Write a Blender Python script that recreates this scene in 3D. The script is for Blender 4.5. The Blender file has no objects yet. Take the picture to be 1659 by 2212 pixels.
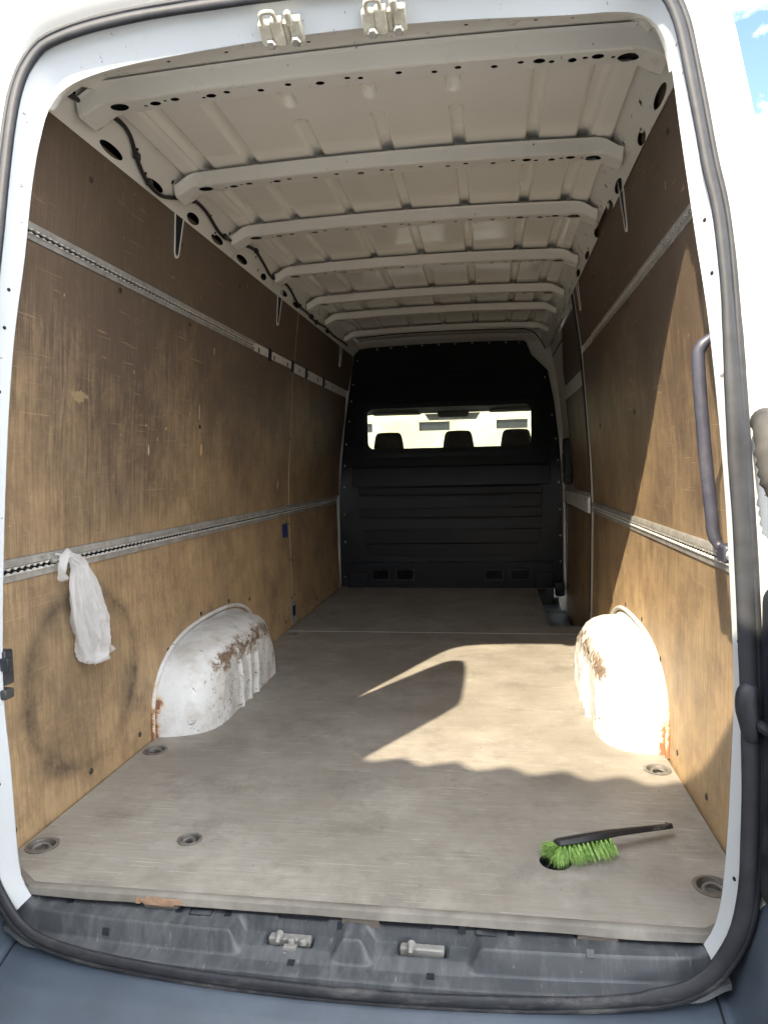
import bpy, bmesh, math, random
from math import sin, cos, pi, radians
from mathutils import Vector, Matrix, noise

random.seed(7)
sc = bpy.context.scene
col = sc.collection

# ------------------------------------------------------------------ camera
CAM = Vector((0.32, -1.436, 0.939))
YAW, PITCH, ROLL = radians(8.522), radians(-3.491), radians(-1.277)
fw = Vector((-sin(YAW) * cos(PITCH), cos(YAW) * cos(PITCH), sin(PITCH)))
rt = Vector((cos(YAW), sin(YAW), 0))
up = rt.cross(fw)
rt2 = cos(ROLL) * rt + sin(ROLL) * up
up2 = -sin(ROLL) * rt + cos(ROLL) * up
cam = bpy.data.cameras.new('camera')
cam.sensor_fit = 'VERTICAL'
cam.sensor_height = 36.0
cam.lens = 36.0 * 1528.92 / 2212.0
cam.clip_start = 0.02
cam.clip_end = 500
camo = bpy.data.objects.new('camera', cam)
M = Matrix.Identity(4)
for i in range(3):
    M[i][0], M[i][1], M[i][2], M[i][3] = rt2[i], up2[i], -fw[i], CAM[i]
camo.matrix_world = M
col.objects.link(camo)
sc.camera = camo

# ------------------------------------------------------------------ sky, sun, exposure
SUN = Vector((0.40, 1.0, -0.89)).normalized()          # direction the light travels
ELEV = math.asin(-SUN.z)
AZ = math.atan2(-SUN.x, -SUN.y)
world = bpy.data.worlds.new('World')
sc.world = world
world.use_nodes = True
wn, wl = world.node_tree.nodes, world.node_tree.links
wn.clear()
sky = wn.new('ShaderNodeTexSky')
sky.sky_type = 'NISHITA'
sky.sun_disc = False
sky.sun_elevation = ELEV
sky.sun_rotation = AZ
sky.air_density = 1.0
sky.dust_density = 0.6
tc = wn.new('ShaderNodeTexCoord')
mp = wn.new('ShaderNodeMapping')
mp.inputs['Scale'].default_value = (1.0, 1.0, 1.6)
mp.inputs['Location'].default_value = (0.35, 0.2, 0.1)
nz = wn.new('ShaderNodeTexNoise')
nz.inputs['Scale'].default_value = 3.2
nz.inputs['Detail'].default_value = 9
nz.inputs['Roughness'].default_value = 0.58
cr = wn.new('ShaderNodeValToRGB')
cr.color_ramp.elements[0].position = 0.40
cr.color_ramp.elements[1].position = 0.60
mixw = wn.new('ShaderNodeMix')
mixw.data_type = 'RGBA'
bg = wn.new('ShaderNodeBackground')
bg.inputs['Strength'].default_value = 0.05
wo = wn.new('ShaderNodeOutputWorld')
wl.new(tc.outputs['Generated'], mp.inputs['Vector'])
wl.new(mp.outputs['Vector'], nz.inputs['Vector'])
wl.new(nz.outputs['Fac'], cr.inputs['Fac'])
wl.new(cr.outputs['Color'], mixw.inputs[0])
nz2 = wn.new('ShaderNodeTexNoise')
nz2.inputs['Scale'].default_value = 6.0
nz2.inputs['Detail'].default_value = 6
cr2 = wn.new('ShaderNodeValToRGB')
cr2.color_ramp.elements[0].position = 0.3
cr2.color_ramp.elements[0].color = (21.5, 22.2, 23.6, 1)
cr2.color_ramp.elements[1].position = 0.7
cr2.color_ramp.elements[1].color = (37, 36.8, 36.4, 1)
wl.new(mp.outputs['Vector'], nz2.inputs['Vector'])
wl.new(nz2.outputs['Fac'], cr2.inputs['Fac'])
wl.new(cr2.outputs['Color'], mixw.inputs[7])
wl.new(sky.outputs['Color'], mixw.inputs[6])
wl.new(mixw.outputs[2], bg.inputs['Color'])
wl.new(bg.outputs['Background'], wo.inputs['Surface'])

sl = bpy.data.lights.new('sun', 'SUN')
sl.energy = 2.0
sl.angle = radians(0.53)
sl.color = (1.0, 0.86, 0.64)
so = bpy.data.objects.new('sun', sl)
so.rotation_euler = SUN.to_track_quat('-Z', 'Y').to_euler()
so.location = (-3, -6, 8)
col.objects.link(so)

sc.view_settings.view_transform = 'Standard'
sc.view_settings.look = 'None'
sc.view_settings.gamma = 1.0
sc.view_settings.exposure = 2.9
sc.view_settings.use_curve_mapping = False
sc.render.engine = 'CYCLES'
sc.cycles.max_bounces = 12
sc.cycles.diffuse_bounces = 8
sc.cycles.glossy_bounces = 5
sc.cycles.transmission_bounces = 6
sc.cycles.transparent_max_bounces = 12
sc.cycles.sample_clamp_indirect = 8
sc.cycles.use_denoising = True

# ------------------------------------------------------------------ material helpers
class Mat:
    def __init__(s, name):
        s.m = bpy.data.materials.new(name)
        s.m.use_nodes = True
        s.n, s.l = s.m.node_tree.nodes, s.m.node_tree.links
        s.b = s.n['Principled BSDF']
        s.tc = s.n.new('ShaderNodeTexCoord')

    def link(s, a, b):
        s.l.new(a, b)

    def noise(s, scale=5, detail=5, rough=.55, vec=(1, 1, 1), loc=(0, 0, 0), dist=0.0, rot=(0, 0, 0)):
        mp = s.n.new('ShaderNodeMapping')
        mp.inputs['Scale'].default_value = vec
        mp.inputs['Location'].default_value = loc
        mp.inputs['Rotation'].default_value = tuple(radians(a) for a in rot)
        s.link(s.tc.outputs['Object'], mp.inputs['Vector'])
        t = s.n.new('ShaderNodeTexNoise')
        t.inputs['Scale'].default_value = scale
        t.inputs['Detail'].default_value = detail
        t.inputs['Roughness'].default_value = rough
        t.inputs['Distortion'].default_value = dist
        s.link(mp.outputs['Vector'], t.inputs['Vector'])
        return t.outputs['Fac']

    def ramp(s, fac, stops):
        r = s.n.new('ShaderNodeValToRGB')
        e = r.color_ramp.elements
        while len(e) < len(stops):
            e.new(0.5)
        for q, (p, c) in zip(e, stops):
            q.position = p
            q.color = (c, c, c, 1) if isinstance(c, (int, float)) else (*c, 1)
        s.link(fac, r.inputs['Fac'])
        return r.outputs['Color']

    def mix(s, fac, a, b, mode='MIX'):
        m = s.n.new('ShaderNodeMix')
        m.data_type = 'RGBA'
        m.blend_type = mode
        for i, v in ((0, fac), (6, a), (7, b)):
            sock = m.inputs[i]
            if hasattr(v, 'is_linked'):
                s.link(v, sock)
            elif isinstance(v, (int, float)):
                sock.default_value = v if i == 0 else (v, v, v, 1)
            else:
                sock.default_value = (*v, 1)
        return m.outputs[2]

    def math(s, op, a, b=0.0, clamp=False):
        m = s.n.new('ShaderNodeMath')
        m.operation = op
        m.use_clamp = clamp
        for sock, v in ((m.inputs[0], a), (m.inputs[1], b)):
            if hasattr(v, 'is_linked'):
                s.link(v, sock)
            else:
                sock.default_value = v
        return m.outputs[0]

    def xyz(s):
        x = s.n.new('ShaderNodeSeparateXYZ')
        s.link(s.tc.outputs['Object'], x.inputs[0])
        return x.outputs

    def base(s, c):
        if hasattr(c, 'is_linked'):
            s.link(c, s.b.inputs['Base Color'])
        else:
            s.b.inputs['Base Color'].default_value = (*c, 1)
        return s

    def rough(s, r):
        if hasattr(r, 'is_linked'):
            s.link(r, s.b.inputs['Roughness'])
        else:
            s.b.inputs['Roughness'].default_value = r
        return s

    def bump(s, h, strength=.3, dist=.002):
        b = s.n.new('ShaderNodeBump')
        b.inputs['Strength'].default_value = strength
        b.inputs['Distance'].default_value = dist
        s.link(h, b.inputs['Height'])
        s.link(b.outputs['Normal'], s.b.inputs['Normal'])
        return s

    def set(s, **k):
        for a, v in k.items():
            s.b.inputs[a.replace('_', ' ')].default_value = v
        return s


MT = {}

def simple(name, c, r, metal=0.0, var=.25, scale=18, bump=0.0, dust=None, dustamt=.5, spec=None):
    m = Mat(name)
    n = m.noise(scale, 6, .6)
    lo = tuple(v * (1 - var) for v in c)
    hi = tuple(min(1, v * (1 + var)) for v in c)
    cc = m.ramp(n, [(.3, lo), (.7, hi)])
    if dust:
        d = m.noise(scale * .35, 8, .7, loc=(3, 1, 2))
        f = m.ramp(d, [(.62 - dustamt * .4, 0.0), (.85 - dustamt * .25, 1.0)])
        cc = m.mix(f, cc, dust)
        m.rough(m.mix(f, r, min(1, r + .3)))
    else:
        m.rough(m.ramp(n, [(.3, max(.03, r - .08)), (.7, min(1, r + .08))]))
    m.base(cc)
    m.set(Metallic=metal)
    if spec is not None:
        m.b.inputs['Specular IOR Level'].default_value = spec
    if bump:
        m.bump(m.noise(scale * 6, 4), bump)
    MT[name] = m.m
    return m

def white_paint(name, c, r, scuff=.5, chips=True, dirt=(.30, .25, .18), dirtlvl=.0):
    m = Mat(name)
    big = m.noise(2.2, 6, .6)
    cc = m.ramp(big, [(.3, tuple(v * .92 for v in c)), (.7, c)])
    d = m.noise(9, 10, .72, loc=(5, 2, 1))
    f = m.ramp(d, [(.60 - dirtlvl, 0.0), (.78 - dirtlvl, .55)])
    cc = m.mix(f, cc, dirt)
    # fine dark chips and scratches
    s1 = m.noise(60, 3, .5, vec=(1, .22, 1), loc=(1, 7, 3))
    f2 = m.ramp(s1, [(.735 - .03 * scuff, 0.0), (.75 - .03 * scuff, .8)])
    if chips:
        cc = m.mix(f2, cc, (.10, .085, .07))
    m.base(cc)
    if chips:
        m.rough(m.ramp(d, [(.35, r), (.7, r + .25)]))
    else:
        m.rough(r)
    m.bump(m.noise(3.0, 2, .4), .04 if chips else .02, .01)
    MT[name] = m.m
    return m

def plywood(name, side):
    m = Mat(name)
    x, y, z = m.xyz()
    g1 = m.noise(1.0, 8, .62, vec=(1, 75, 5.5), dist=.6)
    g2 = m.noise(1.0, 6, .6, vec=(1, 210, 9))
    grain = m.mix(.55, g1, g2)
    blot = m.noise(2.9, 11, .72, loc=(side * 3.1, 0, .4))
    blot2 = m.noise(.9, 4, .5, loc=(side * 7.7, 2, 1))
    dark = m.ramp(grain, [(.28, (.078, .058, .042)), (.50, (.120, .088, .063)), (.72, (.175, .131, .094))])
    gold = m.ramp(grain, [(.28, (.34, .235, .125)), (.52, (.445, .312, .172)), (.75, (.55, .400, .235))])
    # film worn through to the golden veneer, golder lower down
    zz = m.math('MULTIPLY', z, -.56)
    w = m.math('ADD', zz, .90)
    w = m.math('ADD', w, m.math('MULTIPLY', m.math('SUBTRACT', blot, .5), 1.25))
    w = m.math('ADD', w, m.math('MULTIPLY', m.math('SUBTRACT', blot2, .5), .7))
    w = m.math('ADD', w, m.math('MULTIPLY', m.math('SUBTRACT', g1, .5), .60))
    wear = m.ramp(w, [(.12, 0.0), (.92, 1.0)])
    cc = m.mix(wear, dark, gold)
    # grimy smudges
    sm = m.noise(4.8, 12, .78, loc=(2, side, 5))
    cc = m.mix(m.ramp(sm, [(.46, 0.0), (.68, .60)]), cc, (.095, .062, .046))
    # pale scuffs and short scratches, some across some along the grain
    sc1 = m.noise(1.0, 5, .6, vec=(1, 9, 75), loc=(4, 1, side * 2))
    sc2 = m.noise(2.2, 2, .5, loc=(9, 1, 3))
    f = m.math('MULTIPLY', m.ramp(sc1, [(.66, 0.0), (.72, .8)]), m.ramp(sc2, [(.52, 0.0), (.62, 1.0)]))
    cc = m.mix(f, cc, (.34, .25, .13))
    sc3 = m.noise(1.0, 4, .6, vec=(1, 80, 10), loc=(4, 3, side))
    f = m.math('MULTIPLY', m.ramp(sc3, [(.68, 0.0), (.74, .7)]), m.ramp(sc2, [(.40, 1.0), (.55, 0.15)]))
    cc = m.mix(f, cc, (.40, .29, .16))
    # crisp slanting scratches
    for k, (ry, v, amt) in enumerate((((14, 0, 0), (1, 3.2, 190), .75), ((-38, 0, 0), (1, 5, 210), .6), ((80, 0, 0), (1, 4, 240), .6), ((-8, 0, 0), (1, 2.4, 260), .7))):
        q = m.noise(1.0, 2, .5, vec=v, rot=ry, loc=(0, k * 3.7, side * 1.3 + k))
        qm = m.noise(3.1, 3, .6, loc=(k * 2.1, 4, 1 + side))
        f = m.math('MULTIPLY', m.ramp(q, [(.685, 0.0), (.72, amt * .8)]), m.ramp(qm, [(.50, 0.0), (.62, 1.0)]))
        cc = m.mix(f, cc, (.44, .34, .21))
    q = m.noise(24, 3, .5, loc=(6, 2, 2))
    cc = m.mix(m.ramp(q, [(.72, 0.0), (.75, .8)]), cc, (.40, .27, .14))
    if side < 0:
        # black rubber smear left by a spare wheel that leaned on the panel
        dy = m.math('SUBTRACT', y, .50)
        dz = m.math('SUBTRACT', z, .335)
        rr = m.math('SQRT', m.math('ADD', m.math('POWER', m.math('ABSOLUTE', m.math('MULTIPLY', dy, .92)), 2.0),
                                   m.math('POWER', m.math('ABSOLUTE', dz), 2.0)))
        wob = m.noise(6, 5, .6, loc=(1, 4, 8))
        rr = m.math('ADD', rr, m.math('MULTIPLY', m.math('SUBTRACT', wob, .5), .05))
        ring = m.ramp(rr, [(.15, .34), (.225, .45), (.262, .90), (.296, .18), (.34, 0.0)])
        brk = m.math('MULTIPLY', m.ramp(m.noise(3.2, 4, .6, loc=(2, 2, 9)), [(.34, .15), (.58, 1.0)]), m.ramp(m.noise(30, 8, .75, loc=(2, 5, 9)), [(.30, .45), (.55, 1.0)]))
        cc = m.mix(m.math('MULTIPLY', ring, brk), cc, (.062, .048, .036))
        # torn veneer chips
        for (py_, pz_, ry_, rz_, c_) in ((1.393, 1.034, .016, .034, (.62, .36, .15)), (2.49, .86, .020, .05, (.60, .52, .40)), (1.50, 1.46, .012, .02, (.45, .33, .18)),
                                         (.50, 1.17, .05, .022, (.30, .23, .13)), (.93, 1.02, .010, .03, (.55, .47, .35)), (1.36, 1.19, .006, .06, (.50, .42, .30))):
            a_ = m.math('DIVIDE', m.math('SUBTRACT', y, py_), ry_)
            b_ = m.math('DIVIDE', m.math('SUBTRACT', z, pz_), rz_)
            rr = m.math('SQRT', m.math('ADD', m.math('MULTIPLY', a_, a_), m.math('MULTIPLY', b_, b_)))
            rr = m.math('ADD', rr, m.math('MULTIPLY', m.math('SUBTRACT', m.noise(40, 5, .7, loc=(py_, 1, 1)), .5), 2.2))
            cc = m.mix(m.ramp(rr, [(.55, .8), (.80, 0.0)]), cc, c_)
    m.base(cc)
    m.rough(m.ramp(grain, [(.3, .42), (.7, .66)]))
    m.b.inputs['Specular IOR Level'].default_value = .35
    m.bump(grain, .30, .0018)
    MT[name] = m.m

def floor_mat(name):
    m = Mat(name)
    g1 = m.noise(1.0, 7, .62, vec=(5, 85, 1), dist=.4)
    g2 = m.noise(1.0, 6, .65, vec=(24, 230, 1))
    grain = m.mix(.5, g1, g2)
    big = m.noise(1.7, 7, .6)
    cc = m.ramp(grain, [(.25, (.200, .184, .160)), (.5, (.282, .262, .231)), (.75, (.385, .362, .322))])
    cc = m.mix(m.ramp(big, [(.36, .75), (.62, 0.0)]), cc, (.195, .177, .150))
    dst = m.noise(3.6, 9, .72, loc=(4, 2, 0))
    cc = m.mix(m.ramp(dst, [(.50, 0.0), (.75, .6)]), cc, (.42, .392, .345))
    s1 = m.noise(1.0, 4, .6, vec=(16, 120, 1), loc=(2, 9, 0))
    s2 = m.noise(1.0, 4, .6, vec=(120, 11, 1), loc=(7, 1, 0))
    msk = m.ramp(m.noise(2.4, 3, .5, loc=(3, 8, 0)), [(.48, 0.0), (.6, 1.0)])
    cc = m.mix(m.math('MULTIPLY', m.ramp(s1, [(.67, 0.0), (.73, .65)]), msk), cc, (.60, .56, .48))
    cc = m.mix(m.math('MULTIPLY', m.ramp(s2, [(.69, 0.0), (.75, .5)]), msk), cc, (.60, .56, .48))
    for k, (rz, v, amt) in enumerate(((25, (4, 200, 1), .55), (-50, (5, 220, 1), .5), (72, (4, 230, 1), .6), (8, (2.5, 240, 1), .30))):
        q = m.noise(1.0, 2, .5, vec=v, rot=(0, 0, rz), loc=(k, k * 5.3, 0))
        qm = m.noise(2.3, 3, .6, loc=(k * 3.1, 6, 1))
        f = m.math('MULTIPLY', m.ramp(q, [(.65, 0.0), (.69, amt)]), m.ramp(qm, [(.45, 0.0), (.56, 1.0)]))
        cc = m.mix(f, cc, (.62, .58, .51) if k % 2 else (.20, .18, .155))
    st = m.noise(5.5, 10, .75, loc=(8, 3, 0))
    cc = m.mix(m.ramp(st, [(.50, 0.0), (.64, .60)]), cc, (.165, .151, .131))
    s3 = m.noise(55, 2, .5, loc=(1, 1, 1))
    cc = m.mix(m.ramp(s3, [(.72, 0.0), (.76, .6)]), cc, (.09, .08, .065))
    m.base(cc)
    m.rough(m.ramp(grain, [(.3, .50), (.7, .72)]))
    m.b.inputs['Specular IOR Level'].default_value = .35
    m.bump(grain, .25, .0012)
    MT[name] = m.m

def arch_mat(name):
    m = Mat(name)
    x, y, z = m.xyz()
    big = m.noise(6, 6, .6)
    cc = m.ramp(big, [(.3, (.54, .545, .54)), (.65, (.67, .685, .69))])
    grime = m.noise(10, 9, .7, loc=(1, 3, 2))
    cc = m.mix(m.ramp(grime, [(.46, 0.0), (.66, .60)]), cc, (.40, .36, .30))
    # rubbed-through paint on the shoulder, bare brown primer
    ax = m.math('ABSOLUTE', x)
    sh = m.math('SUBTRACT', 1.0, m.math('MULTIPLY', m.math('ABSOLUTE', m.math('SUBTRACT', ax, .688)), 21))
    shz = m.math('SUBTRACT', 1.0, m.math('MULTIPLY', m.math('ABSOLUTE', m.math('SUBTRACT', z, .235)), 9))
    edge = m.math('MULTIPLY', m.math('MAXIMUM', sh, 0.0), m.math('MAXIMUM', shz, 0.0))
    ch = m.noise(21, 12, .80, loc=(4, 4, 1), dist=.6)
    f = m.math('ADD', m.math('MULTIPLY', edge, .27), ch)
    cc = m.mix(m.ramp(f, [(.62, 0.0), (.68, .55)]), cc, (.40, .33, .26))
    cc = m.mix(m.ramp(f, [(.675, 0.0), (.70, .95)]), cc, m.ramp(m.noise(60, 4, .6), [(.35, (.085, .055, .036)), (.65, (.24, .165, .115))]))
    inn = m.math('MULTIPLY', m.math('SUBTRACT', .80, ax), 9.0, clamp=True)
    chip = m.math('ADD', m.noise(34, 9, .72, loc=(2, 8, 3), dist=.8), m.math('MULTIPLY', inn, .055))
    cc = m.mix(m.ramp(chip, [(.635, 0.0), (.655, .85)]), cc, (.13, .115, .10))
    # rust running along the flange next to the panel
    fl = m.math('MULTIPLY', m.math('SUBTRACT', ax, .835), 26, clamp=True)
    lowz = m.math('SUBTRACT', 1.0, m.math('MULTIPLY', z, 3.6), clamp=True)
    rn = m.noise(15, 8, .7, loc=(6, 1, 4))
    rf = m.math('ADD', m.math('MULTIPLY', m.math('MULTIPLY', fl, lowz), .42), rn)
    cc = m.mix(m.ramp(rf, [(.64, 0.0), (.74, .6)]), cc, (.55, .31, .10))
    cc = m.mix(m.ramp(rf, [(.73, 0.0), (.80, .9)]), cc, (.16, .060, .022))
    m.base(cc)
    m.rough(m.ramp(grime, [(.3, .35), (.7, .7)]))
    m.bump(m.noise(22, 6, .65), .5, .004)
    MT[name] = m.m

white_paint('body_white', (.58, .58, .56), .22, scuff=.2, dirt=(.52, .47, .38), dirtlvl=.02)
white_paint('jamb_white', (.47, .50, .525), .30, scuff=1.3, dirt=(.40, .38, .33))
white_paint('inner_white', (.72, .71, .67), .24, scuff=.1, dirt=(.52, .47, .39), dirtlvl=-.06)
white_paint('roof_white', (.86, .85, .80), .15, scuff=-.5, chips=False, dirt=(.66, .61, .53), dirtlvl=-.14)
plywood('plywood_left', -1)
plywood('plywood_right', 1)
floor_mat('floor_ply')
arch_mat('arch_paint')
m = Mat('rubber')
x, y, z = m.xyz()
n1 = m.noise(25, 6, .6)
cc = m.ramp(n1, [(.3, (.015, .016, .020)), (.7, (.028, .030, .036))])
d1 = m.noise(7, 9, .72, vec=(1, 1, 3), loc=(3, 1, 2))
low = m.math('SUBTRACT', .9, m.math('MULTIPLY', m.math('ADD', z, .10), 6.0), clamp=True)
f = m.ramp(m.math('ADD', d1, m.math('MULTIPLY', low, .18)), [(.66, 0.0), (.84, .75)])
m.base(m.mix(f, cc, (.12, .118, .112)))
m.rough(m.mix(f, .55, .8))
m.b.inputs['Specular IOR Level'].default_value = .3
m.bump(m.noise(18, 6, .7, vec=(1, 1, 4)), .15, .002)
MT['rubber'] = m.m
m = Mat('sill_plastic')
n1 = m.noise(9, 6, .6)
cc = m.ramp(n1, [(.3, (.036, .041, .047)), (.7, (.062, .068, .076))])
d1 = m.noise(6, 10, .75, vec=(4, 1.2, 1), loc=(3, 1, 2))
f = m.ramp(d1, [(.47, 0.02), (.74, .46)])
cc = m.mix(f, cc, (.20, .205, .205))
s1 = m.noise(1, 4, .6, vec=(150, 22, 20), loc=(4, 1, 0))
s2_ = m.noise(1, 4, .6, vec=(60, 60, 60), loc=(9, 1, 0), rot=(0, 0, 30))
cc = m.mix(m.ramp(s1, [(.66, 0.0), (.74, .45)]), cc, (.36, .365, .36))
cc = m.mix(m.ramp(s2_, [(.70, 0.0), (.76, .6)]), cc, (.40, .40, .39))
m.base(cc)
m.rough(m.mix(f, .45, .8))
m.bump(m.noise(60, 4), .2, .001)
MT['sill_plastic'] = m.m
simple('bumper_plastic', (.046, .060, .082), .42, scale=6, dust=(.085, .105, .13), dustamt=.30, bump=.10)
simple('lamp_plastic', (.016, .019, .026), .32, scale=8, dust=(.10, .10, .09), dustamt=.28)
simple('bulkhead_black', (.0062, .0088, .0140), .38, scale=7, dust=(.013, .016, .021), dustamt=.2, bump=.10, spec=.36)
simple('rail_metal', (.36, .35, .33), .45, metal=.35, scale=22, dust=(.25, .235, .205), dustamt=.45)
simple('tooth_metal', (.62, .61, .58), .4, metal=.3, scale=40)
simple('lock_metal', (.26, .255, .24), .6, metal=.35, scale=50, dust=(.20, .195, .18), dustamt=.5)
simple('bolt_metal', (.50, .49, .46), .35, metal=.9, scale=60)
simple('striker_metal', (.50, .48, .40), .6, metal=.05, scale=40, dust=(.30, .27, .21), dustamt=.40)
simple('screw_dark', (.075, .065, .055), .35, metal=.6, scale=60)
simple('cavity_dark', (.012, .014, .018), .60, scale=10, spec=.2)  # near-black, mostly paints shade into holes, slots and gaps
simple('cable_black', (.018, .018, .019), .45, scale=30)
simple('edge_strip', (.15, .138, .12), .6, scale=14, dust=(.26, .245, .215), dustamt=.45)
simple('packer_wood', (.12, .10, .085), .8, scale=20)
simple('ring_metal', (.20, .19, .175), .48, metal=.55, scale=45, dust=(.22, .20, .17), dustamt=.4)
simple('handle_plastic', (.038, .039, .056), .42, scale=20, dust=(.09, .085, .09), dustamt=.15)
simple('boot_rubber', (.022, .022, .021), .60, scale=25, dust=(.06, .056, .05), dustamt=.4)
simple('brush_black', (.020, .020, .022), .38, scale=30, dust=(.30, .26, .20), dustamt=.12)
simple('seat_cloth', (.006, .006, .007), .85, scale=60, bump=.3)
simple('trim_grey', (.06, .06, .058), .6, scale=15)
simple('sticker_blue', (.018, .040, .16), .4, scale=30)
simple('sticker_white', (.70, .71, .72), .4, scale=30)
simple('concrete', (.15, .145, .135), .9, scale=3, dust=(.21, .20, .185), dustamt=.5, bump=.4)
simple('gravel', (.52, .49, .43), .9, scale=90, var=.5, bump=.8)
simple('render_cream', (.37, .345, .265), .85, scale=1.6, var=.10, dust=(.30, .27, .19), dustamt=.35)
simple('window_dark', (.02, .022, .026), .25, scale=4, spec=.2)
simple('tyre', (.022, .022, .023), .8, scale=30)
simple('rim', (.35, .35, .36), .4, metal=.8, scale=20)
simple('canopy_sheet', (.20, .195, .185), .75, scale=5, dust=(.20, .19, .17), dustamt=.4)
simple('light_block_dark', (.07, .07, .07), .85, scale=3)
simple('post_steel', (.25, .25, .26), .5, metal=.6, scale=20)
simple('bead_wood', (.36, .27, .16), .7, scale=40)
simple('splinter_wood', (.30, .19, .125), .8, scale=50)

def glass_mat(name, tint, gl):
    m = bpy.data.materials.new(name)
    m.use_nodes = True
    n, l = m.node_tree.nodes, m.node_tree.links
    n.remove(n['Principled BSDF'])
    t = n.new('ShaderNodeBsdfTransparent')
    t.inputs[0].default_value = (*tint, 1)
    g = n.new('ShaderNodeBsdfGlossy')
    g.inputs['Roughness'].default_value = .04
    tc_ = n.new('ShaderNodeTexCoord')
    nn = n.new('ShaderNodeTexNoise')
    nn.inputs['Scale'].default_value = 14
    nn.inputs['Detail'].default_value = 8
    d = n.new('ShaderNodeBsdfDiffuse')
    d.inputs[0].default_value = (.5, .47, .4, 1)
    rp = n.new('ShaderNodeValToRGB')
    rp.color_ramp.elements[0].position = .5
    rp.color_ramp.elements[0].color = (.02, .02, .02, 1)
    rp.color_ramp.elements[1].position = .8
    rp.color_ramp.elements[1].color = (.12, .12, .12, 1)
    l.new(tc_.outputs['Object'], nn.inputs['Vector'])
    l.new(nn.outputs['Fac'], rp.inputs['Fac'])
    fr = n.new('ShaderNodeFresnel')
    fr.inputs[0].default_value = gl
    mx = n.new('ShaderNodeMixShader')
    mx2 = n.new('ShaderNodeMixShader')
    l.new(rp.outputs[0], mx2.inputs[0])
    l.new(t.outputs[0], mx2.inputs[1])
    l.new(d.outputs[0], mx2.inputs[2])
    l.new(fr.outputs[0], mx.inputs[0])
    l.new(mx2.outputs[0], mx.inputs[1])
    l.new(g.outputs[0], mx.inputs[2])
    l.new(mx.outputs[0], n['Material Output'].inputs[0])
    MT[name] = m
glass_mat('glass', (.93, .95, .92), 1.35)

def bag_mat():
    m = Mat('bag_film')
    n = m.n
    tr = n.new('ShaderNodeBsdfTranslucent')
    tr.inputs[0].default_value = (.86, .865, .87, 1)
    tp = n.new('ShaderNodeBsdfTransparent')
    tp.inputs[0].default_value = (.95, .95, .95, 1)
    m.base((.90, .90, .905)).rough(.25)
    m.bump(m.noise(34, 5, .6, vec=(1, 1.8, .35)), 1.0, .008)
    mx = n.new('ShaderNodeMixShader')
    mx.inputs[0].default_value = .55
    mx2 = n.new('ShaderNodeMixShader')
    mx2.inputs[0].default_value = .26
    m.link(m.b.outputs[0], mx.inputs[1])
    m.link(tr.outputs[0], mx.inputs[2])
    m.link(mx.outputs[0], mx2.inputs[1])
    m.link(tp.outputs[0], mx2.inputs[2])
    m.link(mx2.outputs[0], n['Material Output'].inputs[0])
    MT['bag_film'] = m.m
bag_mat()

def bristle_mat():
    m = Mat('bristle_green')
    c = m.ramp(m.noise(90, 3), [(.3, (.07, .16, .035)), (.52, (.22, .39, .075)), (.8, (.46, .62, .22))])
    m.base(c).rough(.45)
    m.set(Subsurface_Weight=0.0)
    MT['bristle_green'] = m.m
bristle_mat()

# ------------------------------------------------------------------ mesh helpers
def link_mesh(name, verts, faces, mat, parent=None, angle=35, kind=None, bevel=0, seg=2):
    me = bpy.data.meshes.new(name)
    me.from_pydata([tuple(v) for v in verts], [], faces)
    bm = bmesh.new()
    bm.from_mesh(me)
    bmesh.ops.recalc_face_normals(bm, faces=bm.faces)
    bm.to_mesh(me)
    bm.free()
    return finish(name, me, mat, parent, angle, kind, bevel, seg)

def finish(name, me, mat, parent=None, angle=35, kind=None, bevel=0, seg=2):
    me.materials.append(MT[mat])
    if angle:
        for p in me.polygons:
            p.use_smooth = True
        me.set_sharp_from_angle(angle=radians(angle))
    o = bpy.data.objects.new(name, me)
    col.objects.link(o)
    if parent is not None:
        o.parent = parent
        if parent.type == 'EMPTY':
            o.matrix_parent_inverse = Matrix.Translation(-parent.location)
    if kind:
        o['kind'] = kind
    if bevel:
        b = o.modifiers.new('bevel', 'BEVEL')
        b.width = bevel
        b.segments = seg
        b.limit_method = 'ANGLE'
        b.angle_limit = radians(40)
    return o

def copy_part(src, parent, mat=None):
    o = src.copy()
    col.objects.link(o)
    o.parent = parent
    if parent.type == 'EMPTY':
        o.matrix_parent_inverse = Matrix.Translation(-parent.location)
    return o

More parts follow.
